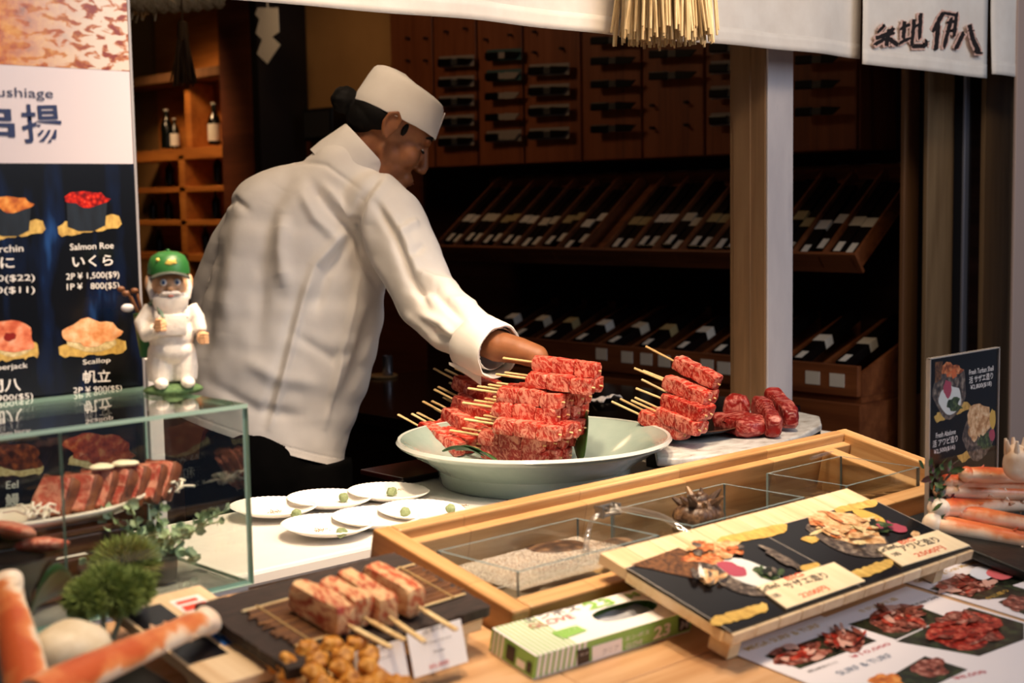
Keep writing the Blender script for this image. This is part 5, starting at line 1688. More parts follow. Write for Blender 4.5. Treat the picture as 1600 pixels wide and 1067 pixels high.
for i, (p, q, r0, r1, nm, c) in enumerate(legs):
    a = ons(*p, c)
    bq = ons(*q, c)
    # legs lie level across the tray, pointing to the street
    M = axes(a, bq - a, (0, 0, 1) if False else V((0, 0, 1)).cross(bq - a))
    L = .26
    t = thing('king_crab', 'cooked king crab leg at right, %s' % nms[i], 'crab', M, 'crab legs on the right tray')
    b = B().tube([(L * s, .004 * math.sin(s * 3), 0) for s in (0, .04, .12, .3, .5, .7, .9, 1)], [r0 * k for k in (.62, .8, .9, .82, .75, .8, .9, .7)], 16, flat=.8)
    rdd = random.Random(i)
    for k in range(14):
        s = rdd.uniform(.1, .95); a_ = rdd.uniform(0, 6.28)
        b.cyl((L * s, math.cos(a_) * r0 * .6, math.sin(a_) * r0 * .6), (L * s + .004, math.cos(a_) * r0 * .88, math.sin(a_) * r0 * .88), .003, .0006, 6)
    b.build('shell', CRABM, t, True)
    if i in (0, 1):
        B().ell((.006, 0, .0), (.017, r0 * .82, r0 * .82), sub=3, rough=.08, freq=60, seed=i).build('joint', CPALE, t, True)
    else:
        B().ell((.002, 0, 0), (.012, r0 * .7, r0 * .7), sub=3, rough=.1, freq=60, seed=i).build('joint', CRABM, t, True)
q = ony(1590, 722, 1.0)
sh = thing('cream_shell', 'cream coloured shell piece above the crab legs at the right edge', 'shell', q)
b = B().ell((0, 0, 0), (.026, .022, .026), sub=4, rough=.18, freq=40)
for k in range(7):
    a_ = k * .9
    b.cyl((math.cos(a_) * .016, math.sin(a_) * .014, .012), (math.cos(a_) * .02, math.sin(a_) * .018, .034), .006, .002, 8)
b.build('shell', noisy('cream_shell', [(.3, 'd8b08a'), (.7, 'f2e2cc')], (30, 30, 30), rough=.5), sh, True)
q = ony(1470, 768, 1.085)
b = B(); rdd = random.Random(2)
for k in range(60):
    p = V((rdd.gauss(0, .014), rdd.gauss(0, .006), rdd.uniform(-.06, .04)))
    d = V((rdd.uniform(-1, 1), rdd.uniform(-.6, .2), rdd.uniform(-.3, 1)))
    leaf(b, p, d, V((rdd.uniform(-1, 1), -1, .3)), .022, .010)
tag(b.build('garnish_leaves', noisy('purple_garnish', [(.35, '1e3018'), (.5, '3a5a2c'), (.62, '5a2440'), (.8, '8a5a6a')], (60, 60, 60), rough=.5), None, M=Mx.Translation(q)), 'dark green and purple garnish leaves beside the acrylic menu', 'garnish', kind='stuff')

# ------------------------------------------------------------------ lower left: crab, bushy greens, printed boards
bt = thing('black_tray', 'black tray holding the crab legs at the lower left corner', 'tray', slm(-.46, .19, .0006, 8))
B().box((-.20, -.16, 0), (.11, .12, .012), bev=.004).build('tray_body', mt('0d0d0c', .35), bt)
# legs of the big crab
ORANGE = NT('crab_flesh_side')
_c = ORANGE.n('TexCoord').outputs['Object']
_s = ORANGE.n('SeparateXYZ', i_0=_c)
_nz = ORANGE.n('TexNoise', i_Vector=ORANGE.coords((25, 25, 25)), i_Scale=1.0, i_Detail=5).outputs[0]
_f = ORANGE.n('Math', operation='MULTIPLY_ADD', i_0=_s.outputs[2], i_1=34.0, i_2=ORANGE.n('Math', operation='MULTIPLY_ADD', i_0=_nz, i_1=1.1, i_2=-.12).outputs[0]).outputs[0]
ORANGE.base(ORANGE.ramp(_f, [(.34, 'f0e2ce'), (.56, 'f0d4b4'), (.70, 'e08a50'), (.9, 'c85c2e')])).set('Roughness', .35).bump(_nz, .4, .004)
ORANGE = ORANGE.m
def bigleg(P0, P1, r0, r1, label, up):
    d = P1 - P0
    M = axes(P0, d, V(up).cross(d))
    L = d.length
    t = thing('king_crab', label, 'crab', M, 'big crab legs at the lower left')
    b = B().tube([(L * s, 0, 0) for s in (0, .1, .3, .55, .8, .93, 1)], [r0 * .9, r0, r0 * .9 + r1 * .1, (r0 + r1) / 2, r1, r1 * 1.08, r1 * .8], 18, flat=.72, up=(0, 0, 1))
    rdd = random.Random(len(label))
    for k in range(18):
        s = rdd.uniform(.05, .95)
        sg = 1 if k % 2 else -1
        b.cyl((L * s, sg * r1 * .8, rdd.uniform(-.3, .5) * r1), (L * s, sg * r1 * 1.2, rdd.uniform(-.2, .5) * r1), .0035, .0008, 6)
    b.build('shell', ORANGE, t, True)
    B().ell((L, 0, -.002), (.018, r1 * 1.12, r1 * .95), sub=4, rough=.16, freq=60).build('joint', CPALE, t, True)
bigleg(ons(45, 1085, .085), ons(8, 912, .085), .021, .0155, 'blurred orange crab leg standing upright along the left edge', (-.6, -.75, .3))
bigleg(ons(55, 1085, .10), ons(322, 968, .06), .0185, .0145, 'blurred orange crab leg lying diagonally at the lower left', (-.3, -.55, .8))
q = ons(110, 1018, .05)
tag(B().ell((0, 0, 0), (.042, .034, .03), sub=4, rough=.12, freq=30).build('crab_shell', noisy('cream_lump', [(.3, 'd8c4a0'), (.7, 'efe2c6')], (50, 50, 50), rough=.5), None, True, M=Mx.Translation(q)), 'cream rounded crab shell piece behind the diagonal leg at lower left', 'shell')
q = ons(172, 1000, .012)
bp = thing('bushy_greens', 'bushy green plant on three pale stems in front of the glass case', 'plant', q)
for k, (dx, dz_) in enumerate([(-.022, .0), (-.004, .004), (.018, .002)]):
    e = V((dx * 1.3 + .0, .0, .040))
    B().cyl((dx * .5 - .006, 0, 0), e, .003, n=8).build('stem', mt('9aa088', .5), bp, True)
b = B()
for c, r in [((-.024, 0, .050), .022), ((0, 0, .058), .025), ((.026, 0, .050), .022), ((.008, -.01, .048), .022)]:
    b.ell(c, r * .75, sub=3, rough=.2, freq=60)
b.build('crown', mt('4a5a24', .9), bp, True)
b = B()
for c, r in [((-.024, 0, .050), .025), ((0, 0, .059), .028), ((.028, 0, .050), .025), ((.008, -.01, .048), .025)]:
    fuzz(b, c, r, 1300, .010, int(r * 1e4), .9)
b.build('bristles', MOSS, bp)
def dleaf(P0, P1, wd, label):
    o = big_leaf(P0, P1, wd, .015, label, .9)
    o['group'] = 'broad leaves at the lower left'
    return o
dleaf(ons(40, 985, .03), ons(118, 918, .05), .075, 'broad dark green leaf behind the crab at the lower left')
def board(pc, w_, h_, c, yaw, lab):
    a, b_ = sl(*pc, c)
    t = thing('printed_board', lab, 'sign', slm(a, b_, c, yaw), 'pale boards at the lower left')
    B().box((0, -h_, -.012), (w_, 0, 0), bev=.001).build('wood_board', PINE, t)
    return t
t = board((170, 948), .112, .20, .035, 2, 'pale wooden board with red and blue printed labels beside the slate')
b = B().poly([(.060, -.055, .0004), (.097, -.055, .0004), (.097, -.02, .0004), (.060, -.02, .0004)]); b.build('white_label', mt('f0ece8', .4), t)
fb = Fr(t.matrix_world @ V((0, 0, .0005)), t.matrix_world.to_3x3() @ V((1, 0, 0)), t.matrix_world.to_3x3() @ V((0, 1, 0)))
for k, (x0, y0, x1, y1) in enumerate([(.064, -.033, .09, -.026), (.064, -.05, .094, -.038)]):
    B().poly([(x0, y0, .0008), (x1, y0, .0008), (x1, y1, .0008), (x0, y1, .0008)]).build('red_print', mt('d8452c', .5), t)
B().poly([(.055, -.135, .0004), (.098, -.135, .0004), (.098, -.085, .0004), (.055, -.085, .0004)]).build('blue_label', mt('2f6ac0', .4), t)
B().poly([(.062, -.115, .0008), (.093, -.115, .0008), (.093, -.10, .0008), (.062, -.10, .0008)]).build('pale_print', mt('c8dcf0', .5), t)
B().poly([(.004, -.15, .0004), (.05, -.15, .0004), (.05, -.02, .0004), (.004, -.02, .0004)]).build('dark_picture', mt('0e0d14', .3), t)
for k, (p, q) in enumerate([((318, 1048), (338, 1075)), ((355, 1028), (400, 1062)), ((300, 1062), (310, 1080))]):
    a, b_ = ons(*p, .02), ons(*q, .014)
    M = axes(a, b_ - a, V((0, 0, 1)).cross(b_ - a))
    L = (b_ - a).length
    tag(B().box((-.02, -.004, -.003), (L, .004, .003), bev=.0015).build('wooden_stick', BAMBOO, None, M=M), 'flat pale wooden stick at the bottom left, %s' % ['left of the pair under the board', 'longest, beside the slate corner', 'closest to the diagonal crab leg'][k], 'stick', 'flat sticks at the bottom left')
# fried nuggets on skewers
NUG = noisy('fried_crust', [(.3, '8a4a14'), (.5, 'c8862e'), (.75, 'e8b45c')], (70, 70, 70), rough=.45, bump=.6, bdist=.003)
G5_ = 'fried nugget skewers at the bottom'
np2 = None
for k, (p, yaw) in enumerate([((452, 1052), -12), ((490, 1046), -8), ((528, 1046), -4)]):
    a, b_ = sl(*p, .03)
    M = slm(a, b_, .040, yaw)
    lab = 'skewer of golden fried nuggets at the bottom edge, %s of three' % ['leftmost', 'middle', 'rightmost'][k]
    if np2 is None:
        np2 = thing('fried_skewer', lab, 'skewer', M, G5_)
        rdd = random.Random(4)
        for j in range(13):
            B().ell((rdd.uniform(-.018, .018), .012 - .0085 * j, .006 + rdd.uniform(-.006, .014)), (rdd.uniform(.009, .013), .0105, .0095), sub=4, rough=.42, freq=110, seed=j).build('nugget', NUG, np2, True)
        B().cyl((0, -.09, .002), (0, .085, .002), .0016, n=8).build('stick', BAMBOO, np2, True)
        B().box((-.004, .03, .0005), (.004, .085, .0035), bev=.001).build('flat_handle', BAMBOO, np2)
    else:
        dup(np2, M, lab)

# ------------------------------------------------------------------ the chef
VB = Mx((RT, FW, UP)).transposed().to_4x4()          # columns: view right, away, up
def vell(b, x, y, d, rx, rd, ry, roll=0, sub=3):
    s = d / FPX
    return b.ell((0, 0, 0), (rx * s, rd, ry * s), sub=sub, M=Mx.Translation(ond(x, y, d)) @ VB @ Mx.Rotation(R_(roll), 4, 'Y'))


def vtube(b, pts, n=16, up=None):
    P = [ond(x, y, d) for x, y, d, r in pts]
    r = [r_ * d / FPX for x, y, d, r_ in pts]
    b.tube(P, r, n)
    for p, q in zip(P, r):
        b.ell(p, q, sub=3)
    return b


def bake(o):
    dg = bpy.context.evaluated_depsgraph_get()
    dg.update()
    me = bpy.data.meshes.new_from_object(o.evaluated_get(dg))
    old = o.data
    o.modifiers.clear()
    o.data = me
    bpy.data.meshes.remove(old)
    me.polygons.foreach_set('use_smooth', [True] * len(me.polygons))
    return o


DC = 3.36
CB = V((2.0, 2.85, 0))
chef = thing('person', 'chef in white jacket and white cap leaning over the platter, arm reaching right', 'person', CB)
CI = Mx.Translation(-CB)
# head frame
Hu = (RT * .43 + UP * .90).normalized()
Hf = (RT * .88 - UP * .43 + FW * .16)
Hf = (Hf - Hu * Hf.dot(Hu)).normalized()
Hs = Hu.cross(Hf)                                     # towards the chef's left
HM = Mx.Translation(ond(612, 200, DC)) @ Mx((Hf, Hs, Hu)).transposed().to_4x4()
near = -1 if Hs.dot(FW) > 0 else 1                    # the side of the head seen in the photo
hb = B()
def he(c, r, sub=3): return hb.ell(c, r, sub=sub, M=HM)
hb_pts = [((0, 0, .025), (.098, .076, .088)), ((.040, 0, -.035), (.052, .060, .075)), ((.035, 0, -.085), (.046, .055, .045)), ((.062, 0, -.118), (.030, .034, .022)), ((.080, 0, -.130), (.015, .02, .014)),
          ((.086, 0, .006), (.014, .048, .012)), ((.060, .040, -.045), (.028, .022, .03)), ((.060, -.040, -.045), (.028, .022, .03)),
          ((.078, 0, -.095), (.020, .030, .022)), ((.092, 0, -.092), (.010, .021, .006)), ((.091, 0, -.102), (.010, .019, .006)), ((.075, .032, -.016), (.014, .017, .010)), ((.075, -.032, -.016), (.014, .017, .010)), ((.02, .042, -.06), (.034, .02, .034)), ((.02, -.042, -.06), (.034, .02, .034))]
for c, r in hb_pts:
    he(c, r)
hb.tube([(.088, 0, .0), (.100, 0, -.030), (.110, 0, -.055)], [.008, .010, .012], 12, M=HM)
he((.106, 0, -.060), (.013, .012, .009)); he((.099, .011, -.062), (.009, .007, .007)); he((.099, -.011, -.062), (.009, .007, .007))
for s in (-1, 1):
    he((-.008, s * .079, -.002), (.019, .007, .032))
    hb.tube([(.010, s * .081, -.008), (.010, s * .085, .016), (-.004, s * .088, .030), (-.020, s * .088, .020), (-.024, s * .087, -.002), (-.014, s * .084, -.024), (-.002, s * .081, -.034)], [.004, .0045, .005, .005, .005, .0055, .006], 8, M=HM)
# neck, chest core, arms
vtube(hb, [(552, 258, DC, 38), (575, 236, DC, 36), (596, 214, DC, 37)], 18)
core = [(500, 325, 72, .08, 42), (480, 390, 110, .11, 90), (460, 490, 112, .115, 90), (440, 590, 110, .12, 90), (420, 680, 104, .12, 80)]
for x, y, rx, rd_, ry in core:
    vell(hb, x, y, DC, rx, rd_, ry)
vtube(hb, [(598, 330, 3.30, 38), (660, 460, 3.16, 30), (722, 512, 3.05, 30), (778, 541, 2.97, 25), (812, 548, 2.95, 21), (838, 557, 2.94, 19)], 16)
vtube(hb, [(395, 335, 3.42, 38), (345, 450, 3.52, 30), (420, 560, 3.62, 24)], 14)
def hand(b, wrist, fwd, side, nrm, curl, sc_=1.0):
    """fwd along the palm, side towards the thumb, nrm out of the back of the hand"""
    M = Mx.Translation(wrist) @ Mx((fwd, side, nrm)).transposed().to_4x4() @ Mx.Scale(sc_, 4)
    b.ell((.045, 0, 0), (.050, .040, .014), sub=3, M=M)
    b.ell((.015, 0, 0), (.030, .028, .016), sub=3, M=M)
    b.tube([(.0, .016, -.004), (.03, .038, -.010), (.055, .050, -.022), (.072, .046, -.036)], [.013, .0125, .0100, .0075], 10, M=M)
    for k, (yy, ln) in enumerate([(.030, .070), (.010, .080), (-.011, .075), (-.030, .058)]):
        p = V((.085 - abs(yy - .005) * .3, yy, 0))
        pts = [p - V((.02, 0, 0)), p]
        a = 0
        for j, f in enumerate((.45, .32, .23)):
            a += R_(curl) * (1 + .12 * k)
            p = p + V((math.cos(a), .04 * (1 - k), -math.sin(a))) * ln * f
            pts.append(p)
        b.tube(pts, [.0098, .0095, .0088, .0080, .0065], 10, M=M)
        b.ell(pts[-1], .0066, sub=2, M=M)
w0 = ond(838, 557, 2.94)
w1 = ond(896, 602, 2.95)
fwd = (w1 - w0).normalized()
nr = (UP * .75 - FW * .35 + RT * .3); nr = (nr - fwd * nr.dot(fwd)).normalized()
hand(hb, w0, fwd, nr.cross(fwd) if (nr.cross(fwd)).dot(FW) < 0 else fwd.cross(nr), nr, 34, .95)
w0 = ond(430, 572, 3.63)
fw2 = (RT * .8 - UP * .5).normalized(); n2 = (UP * .8 + RT * .5).normalized()
hand(hb, w0, fw2, FW * -1, n2, 30, .9)
body = hb.build('body', SKIN, chef, False)
body.matrix_local = CI
m_ = body.modifiers.new('r', 'REMESH'); m_.mode = 'VOXEL'; m_.voxel_size = .0032
s_ = body.modifiers.new('s', 'SMOOTH'); s_.iterations = 5; s_.factor = .5
bake(body)

# face details
HL = CI @ HM
DARKH = noisy('black_hair', [(.3, '080606'), (.7, '120e0c')], (40, 300, 300), rough=.7, spec=.2, rand=0)
hr = B()
hr.ell((-.030, 0, .012), (.080, .081, .052), sub=4, M=HL)
hr.ell((-.062, 0, -.005), (.050, .066, .046), sub=3, M=HL)
hr.ell((-.126, 0, .010), (.033, .033, .033), sub=4, rough=.12, freq=70, M=HL)
hr.ell((-.100, 0, .010), (.024, .022, .022), sub=3, M=HL)
for s in (-1, 1):
    hr.ell((.027, s * .0695, .004), (.008, .005, .018), sub=3, M=HL)
rd = random.Random(3)
for k in range(22):
    p = V((-.145 + rd.uniform(-.006, .006), rd.uniform(-.02, .02), .015 + rd.uniform(-.02, .025)))
    hr.tube([p, p + V((-.012, rd.uniform(-.008, .008), rd.uniform(-.012, .012)))], [.0012, .0004], 4, M=HL)
rem(hr, 'hair', DARKH, chef, .003, 2)
for s in (-1, 1):
    fc = B()
    fc.tube([(.096, s * .020, .012), (.094, s * .036, .016), (.082, s * .050, .010)], [.003, .0042, .002], 6, M=HL)
    fc.build('eyebrow', DARKH, chef, True)
for s in (-1, 1):
    fc = B()
    fc.tube([(.090, s * .022, -.019), (.0905, s * .032, -.022), (.082, s * .045, -.020)], [.0016, .0034, .0016], 6, M=HL)
    fc.build('eyelash', DARKH, chef, True)
for s in (-1, 1):
    fc = B()
    fc.ell((.079, s * .033, -.018), (.0102, .0125, .0062), sub=3, M=HL)
    fc.build('eye', mt('d8ccc0', .2), chef, True)
B().tube([(.100, -.016, -.0975), (.1025, 0, -.0975), (.100, .016, -.0975)], [.0012, .0028, .0012], 6, M=HL).build('mouth', mt('6a3428', .5), chef, True)
# cap
hp = []
cb_ = B()
nseg = 64
prof = [(.1075, .0865, .020), (.1085, .087, .022), (.106, .0855, .045), (.0995, .081, .085), (.0955, .078, .100), (.091, .0745, .107), (.080, .066, .112), (.055, .045, .1155), (.025, .02, .117)]
tb = bmesh.new()
rings = []
for a_, b_, z in prof:
    ring = []
    for k in range(nseg):
        t_ = 2 * math.pi * k / nseg
        x = a_ * math.cos(t_)
        zz = z + (.010 * (-math.cos(t_)) * max(0, (z - .05) / .06)) + .0012 * noise.noise(V((math.cos(t_) * 4, math.sin(t_) * 4, z * 30)))
        ring.append(tb.verts.new((x - .003, b_ * math.sin(t_), zz)))
    rings.append(ring)
for r1, r2 in zip(rings, rings[1:]):
    for k in range(nseg):
        j = (k + 1) % nseg
        tb.faces.new((r1[k], r1[j], r2[j], r2[k]))
tb.faces.new(rings[-1])
cb_.merge(tb, M=HL)
cap_o = cb_.build('cap', JACKET, chef, 60)
cap_o.modifiers.new('s', 'SOLIDIFY').thickness = .0025
def capstrip(u, v):
    t_ = (u - .5) * .36 + .05 * near
    z = .020 + v * .066
    k = 1.018 + .022 * v
    return HL @ V((prof[2][0] * k * math.cos(t_) * (1 - .07 * v) - .003, prof[2][1] * k * math.sin(t_), z))
B().sheet(capstrip, 14, 6).build('cap_fold', JACKET, cap_o, True).modifiers.new('s', 'SOLIDIFY').thickness = .0018
def capback(u, v):
    t_ = math.pi + (u - .5) * .5
    k = 1.012
    return HL @ V((.104 * k * math.cos(t_) * (1 - .10 * v) - .003, .084 * k * math.sin(t_) * (1 - .08 * v), .022 + v * (.084 + .006 * math.sin(u * 3.14))))
B().sheet(capback, 14, 8).build('cap_back_fold', JACKET, cap_o, True).modifiers.new('s', 'SOLIDIFY').thickness = .0015

# jacket
jb = B()
for x, y, rx, rd_, ry, roll in [(430, 330, 78, .105, 66, -25), (518, 292, 82, .10, 58, -22), (528, 262, 56, .09, 42, -30), (560, 290, 50, .09, 36, 30), (480, 350, 120, .125, 100, 0), (470, 400, 134, .135, 110, 0), (456, 490, 146, .14, 110, 0), (436, 580, 146, .145, 110, 0), (424, 625, 140, .145, 110, 0), (412, 670, 136, .145, 110, 0), (404, 720, 136, .145, 110, 0), (400, 790, 136, .145, 110, 0), (463, 445, 141, .138, 110, 0), (447, 535, 146, .143, 110, 0)]:
    vell(jb, x, y, DC, rx, rd_, ry, roll)
vtube(jb, [(585, 318, 3.30, 52), (612, 345, 3.27, 54), (640, 405, 3.21, 52), (666, 466, 3.15, 50), (708, 506, 3.07, 47), (752, 533, 3.0, 41), (770, 542, 2.98, 38)], 20)
vtube(jb, [(405, 345, 3.40, 50), (372, 390, 3.44, 48), (342, 455, 3.48, 44), (335, 520, 3.50, 42), (350, 560, 3.5, 40)], 16)
jk = jb.build('jacket', JACKET, chef, False)
jk.matrix_local = CI
m_ = jk.modifiers.new('r', 'REMESH'); m_.mode = 'VOXEL'; m_.voxel_size = .006
s_ = jk.modifiers.new('s', 'SMOOTH'); s_.iterations = 26; s_.factor = .5
sd = jk.modifiers.new('sub', 'SUBSURF'); sd.levels = 1; sd.render_levels = 1
bake(jk)
bm = bmesh.new()
bm.from_mesh(jk.data)
# trim along the hem
h1, h2 = ond(330, 662, DC), ond(536, 727, DC)
hn = (h2 - h1).cross(FW).normalized()
if hn.dot(UP) > 0:
    hn = -hn
bmesh.ops.bisect_plane(bm, geom=bm.verts[:] + bm.edges[:] + bm.faces[:], plane_co=h1, plane_no=hn, clear_outer=True)
ce, cn = ond(776, 545, 2.97), (ond(790, 552, 2.95) - ond(740, 525, 3.02)).normalized()
kill = [v for v in bm.verts if (v.co - ce).dot(cn) > 0 and (v.co - ce).length < .2]
bmesh.ops.delete(bm, geom=kill, context='VERTS')
FOLDS = [
    ([(596, 272), (566, 312), (556, 350), (566, 402), (597, 458)], -9, 7), ([(606, 275), (580, 315), (570, 352), (580, 402), (606, 450)], 5, 9),
    ([(400, 258), (450, 248), (510, 258), (562, 296)], -2.5, 4),
    ([(441, 335), (437, 390), (446, 450)], 9, 13), ([(458, 258), (424, 320), (408, 420), (402, 540)], -8, 17), ([(385, 300), (365, 400), (350, 520)], 7, 16), ([(340, 380), (325, 470), (318, 560)], -6, 12),
    ([(486, 288), (515, 325), (552, 362)], -9, 9), ([(503, 288), (535, 325), (556, 345)], 7, 8), ([(470, 300), (492, 340), (530, 378)], 6, 9),
    ([(545, 356), (492, 415), (472, 478)], 6, 8), ([(548, 372), (510, 430), (492, 490)], -6, 9), ([(478, 450), (448, 570), (422, 668)], 5, 6), ([(466, 450), (436, 570), (410, 664)], -4, 8),
    ([(562, 430), (532, 560), (508, 668)], 4, 5), ([(590, 470), (560, 560), (530, 640)], -6, 12), ([(560, 460), (548, 540), (520, 620)], 5, 12),
    ([(455, 520), (520, 560), (556, 545)], -4, 10), ([(380, 560), (430, 590), (500, 600)], 4, 12), ([(330, 600), (400, 640), (470, 650)], -4, 10), ([(352, 322), (368, 312), (390, 330)], -5, 6),
    ([(587, 318), (617, 366), (640, 430), (668, 480)], -8, 7), ([(600, 320), (632, 372), (655, 430)], 6, 8), ([(618, 372), (640, 352), (655, 345)], 5, 7), ([(640, 400), (665, 380)], -5, 7),
    ([(652, 425), (678, 438), (712, 446)], 7, 7), ([(640, 450), (680, 455), (722, 500)], -7, 8), ([(655, 490), (690, 505), (720, 540)], 6, 8), ([(676, 520), (705, 530), (740, 528)], -6, 7), ([(690, 470), (725, 470), (745, 480)], 5, 7), ([(630, 490), (660, 510), (690, 545)], 4, 7)]
def segd(px_, py_, pl):
    best = 1e9; tt = 0
    for i in range(len(pl) - 1):
        ax, ay = pl[i]; bx, by = pl[i + 1]
        dx, dy = bx - ax, by - ay
        t_ = max(0, min(1, ((px_ - ax) * dx + (py_ - ay) * dy) / (dx * dx + dy * dy)))
        q = (px_ - ax - dx * t_) ** 2 + (py_ - ay - dy * t_) ** 2
        if q < best:
            best, tt = q, (i + t_) / (len(pl) - 1)
    return math.sqrt(best), tt
bm.normal_update()
mv = []
for v in bm.verts:
    n_ = v.normal
    d = v.co - CAM
    z = d.dot(FW)
    px_, py_ = 800 + FPX * d.dot(RT) / z, 533.5 - FPX * d.dot(UP) / z
    a = 0.0012 * noise.noise(v.co * 7) + .0016 * noise.noise(v.co * 24 + V((5, 1, 2)))
    k = -n_.dot(FW)
    if k > -.1:
        for pl_, am_, wd in FOLDS:
            if abs(px_ - pl_[0][0]) > 260:
                continue
            ds, tt = segd(px_, py_, pl_)
            if ds < wd * 2.6:
                a += am_ * .0016 * math.exp(-(ds / wd) ** 2) * min(1, 4 * tt + .25, 4 * (1 - tt) + .25)
    # hem band
    hd_ = (v.co - h1).dot(-hn)
    if .016 < hd_ < .019:
        a -= .001
    mv.append((v, n_ * a))
for v, o_ in mv:
    v.co += o_
bm.to_mesh(jk.data)
bm.free()
jk.data.polygons.foreach_set('use_smooth', [True] * len(jk.data.polygons))
jk.modifiers.new('s', 'SOLIDIFY').thickness = .002
# turned back cuff
def ring(c, ax, r, n, ph=0, el=1.0):
    a = UP - ax * UP.dot(ax); a.normalize(); b_ = ax.cross(a)
    return [c + (a * math.cos(2 * math.pi * k / n + ph) + b_ * math.sin(2 * math.pi * k / n + ph) * el) * r for k in range(n)]
c0, c1 = ond(742, 533, 3.01), ond(780, 550, 2.955)
ax = (c1 - c0).normalized()
tb = bmesh.new()
rows = []
for s, rr in ((0, .0605), (.05, .0640), (.35, .0625), (.7, .0610), (.95, .0600), (1.0, .0575), (.98, .054), (.7, .053)):
    rg = ring(c0.lerp(c1, s), ax, rr, 40, .3)
    rows.append([tb.verts.new(p + ax * (.016 * math.cos(2 * math.pi * k / 40 + .9) * (1 - s) ) + (p - c0.lerp(c1, s)) * .07 * noise.noise(V((math.cos(k * .157) * 2.5, math.sin(k * .157) * 2.5, s * 2)))) for k, p in enumerate(rg)])
for r1, r2 in zip(rows, rows[1:]):
    for k in range(40):
        j = (k + 1) % 40
        tb.faces.new((r1[k], r1[j], r2[j], r2[k]))
bmesh.ops.recalc_face_normals(tb, faces=tb.faces)
cf = B(); cf.merge(tb, M=CI); co = cf.build('cuff', JACKET, jk, 50)
co.matrix_parent_inverse = Mx()
co.matrix_local = jk.matrix_local.inverted()
co.modifiers.new('s', 'SOLIDIFY').thickness = .002
fl = B().sheet(lambda u, v: CI @ (ond(702 + 50 * u, 566 + 8 * u + (14 + 8 * u) * v * (.3 + u), 3.0 - .03 * u)), 10, 4).build('cuff_tail', JACKET, jk, True)
fl.matrix_local = jk.matrix_local.inverted()
fl.modifiers.new('s', 'SOLIDIFY').thickness = .002
# stand collar
ca, cz = ond(546, 256, DC), ond(573, 231, DC)
ax = (cz - ca).normalized()
tb = bmesh.new()
rows = []
for s, rr in ((-.8, .087), (-.3, .086), (0, .084), (.5, .0795), (1.0, .0760), (1.05, .0742), (1.0, .0722), (.4, .073)):
    rg = ring(ca.lerp(cz, s), ax, rr, 40, 0, .92)
    rows.append([tb.verts.new(p) for p in rg])
for r1, r2 in zip(rows, rows[1:]):
    for k in range(40):
        j = (k + 1) % 40
        tb.faces.new((r1[k], r1[j], r2[j], r2[k]))
bmesh.ops.recalc_face_normals(tb, faces=tb.faces)
cl_ = B(); cl_.merge(tb, M=CI); o = cl_.build('collar', JACKET, jk, 50)
o.matrix_local = jk.matrix_local.inverted()
# trousers and shoes
TRO = noisy('black_trousers', [(.3, '030303'), (.7, '080707')], (20, 20, 20), rough=.95, spec=.1, rand=0)
tb_ = B()
hip = ond(418, 690, DC)
zz = hip.z
lat = V((RT.x, RT.y, 0)).normalized(); dep = V((FW.x, FW.y, 0)).normalized()
tb_.ell(hip + V((0, 0, -.03)), (.165, .15, .16), sub=3)
for s in (-1, 1):
    tb_.tube([hip + lat * .085 * s + V((0, 0, -.05)), V((hip.x, hip.y, .50)) + lat * .11 * s - dep * .02, V((hip.x, hip.y, .08)) + lat * .13 * s + dep * .05], [.115, .085, .062], 18)
o = rem(tb_, 'trousers', TRO, chef, .008, 4, CI)
for s in (-1, 1):
    q = V((hip.x, hip.y, 0)) + lat * .13 * s + dep * .05
    B().ell((0, 0, .045), (.14, .052, .045), sub=3).box((-.13, -.045, 0), (.13, .045, .02), bev=.008).build('shoe', BLACK, chef, True, M=CI @ axes(q + lat * .05, lat, dep))

# ------------------------------------------------------------------ noren curtain and straw tassel
NY = 2.0
def noren(x0, x1, zb0, zb1, label, dy, seed, amp=.012):
    h = 2.62
    def f(u, v):
        x = x0 + (x1 - x0) * u
        zb = zb0 + (zb1 - zb0) * u
        z = h + (zb - h) * v
        wv = amp * v * (math.sin(u * (x1 - x0) * 7 + seed) + .5 * math.sin(u * (x1 - x0) * 17 + seed * 2)) + .006 * noise.noise(V((x * 4, z * 3, seed)))
        return V((x, NY + dy + wv, z))
    t = thing('noren_panel', label, 'curtain', (x0, NY, zb0), 'white noren panels')
    off = Mx.Translation((-x0, -NY, -zb0))
    o = B().sheet(f, max(8, int((x1 - x0) * 40)), 40).build('cotton_cloth', CLOTH, t, True, M=off)
    o.modifiers.new('s', 'SOLIDIFY').thickness = .0016
    hem = B().sheet(lambda u, v: f(u, 1 - .045 * v) + V((0, -.0022, 0)), max(8, int((x1 - x0) * 40)), 3).build('hem', CLOTH, t, True, M=off)
    hem.modifiers.new('s', 'SOLIDIFY').thickness = .0012
    return t, f
zA, zB2 = ony(390, 0, NY).z, ony(1340, 90, NY).z
xa, xb = ony(330, -8, NY).x, ony(1352, 91, NY).x
noren(xa, xb, zA, zB2, 'long white cotton noren panel left of the brush lettering, behind the straw tassel', 0, 1)
za, zb3 = ony(1346, 100, NY - .02).z, ony(1542, 122, NY - .02).z
x2, x3 = ony(1347, 100, NY - .02).x, ony(1543, 121, NY - .02).x
np_, nf = noren(x2, x3, za, zb3, 'white noren panel with black brush lettering at the upper right', -.02, 3, .004)
x4 = ony(1541, 121, NY).x
noren(x4, x4 + .6, ony(1549, 117, NY).z, ony(1600, 122, NY).z, 'white noren panel cut by the right edge of the photo', 0, 5)
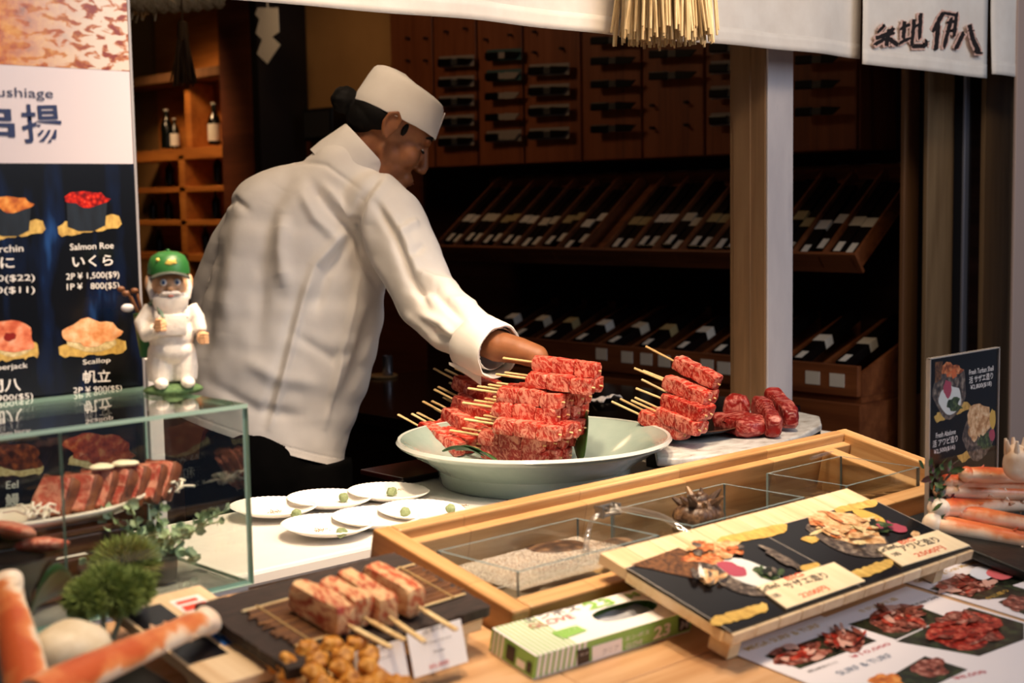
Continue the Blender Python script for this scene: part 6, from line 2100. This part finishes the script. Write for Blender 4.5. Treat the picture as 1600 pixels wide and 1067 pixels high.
fr = Fr(V((x2, NY - .030, za)), (1, 0, 0), (0, 0, 1))
INK, INKR = mt('1a0e0c', .7), mt('e2b8a8', .8)
SUMI = [  # brush strokes of the four characters, as pixel polylines with widths
    ('築', [[(1383, 38), (1372, 50), 5], [(1397, 42), (1385, 56), 6], [(1367, 60), (1398, 50), 7], [(1388, 47), (1384, 73), 7], [(1383, 60), (1366, 70), 6], [(1388, 60), (1401, 70), 7]]),
    ('地', [[(1405, 46), (1420, 38), 5], [(1413, 32), (1411, 62), 6], [(1404, 68), (1420, 60), 5], [(1424, 44), (1440, 36), 5], [(1438, 20), (1436, 62), 6], [(1428, 30), (1424, 70), 6], [(1424, 72), (1446, 72), 7], [(1447, 62), (1446, 74), 5]]),
    ('伊', [[(1474, 18), (1458, 48), 7], [(1466, 38), (1462, 78), 7], [(1472, 20), (1496, 24), 5], [(1478, 36), (1496, 32), 5], [(1476, 50), (1494, 46), 5], [(1494, 20), (1490, 58), 6], [(1486, 28), (1474, 76), 6]]),
    ('八', [[(1506, 50), (1492, 78), 7], [(1514, 38), (1520, 62), 7], [(1518, 58), (1530, 84), 8], [(1522, 82), (1534, 83), 4]])]
for ch, st in SUMI:
    bi, bh = B(), B()
    for k, (p, q, wd) in enumerate(st):
        fp(fr, bi, brush(p, q, wd, k + ord(ch)), .0012 + .00006 * k)
        fp(fr, bh, brush(p, q, wd + 5, k + ord(ch) + 1), .0004 + .00006 * k)
    M = Mx.Translation((-x2, -NY, -za)) @ fr.M
    bh.build('ink_halo', INKR, np_, M=M)
    bi.build('brush_character', INK, np_, M=M)
q = ony(1022, -40, 1.93)
ts = thing('straw_tassel', 'thick straw tassel hanging in front of the white noren at the top', 'tassel', (q.x, 1.90, q.z))
zbt = ony(1036, 72, 1.90).z - q.z
b = B(); strands(b, (0, 0), .082, .104, .12, zbt, 300, .0036, 6, wob=.008); b.build('straw', STRAW, ts, True)
B().lathe([(0, .26), (.05, .25), (.07, .2), (.078, .1), (.07, .09), (0, .09)], 24).build('binding', STRAW, ts, True)
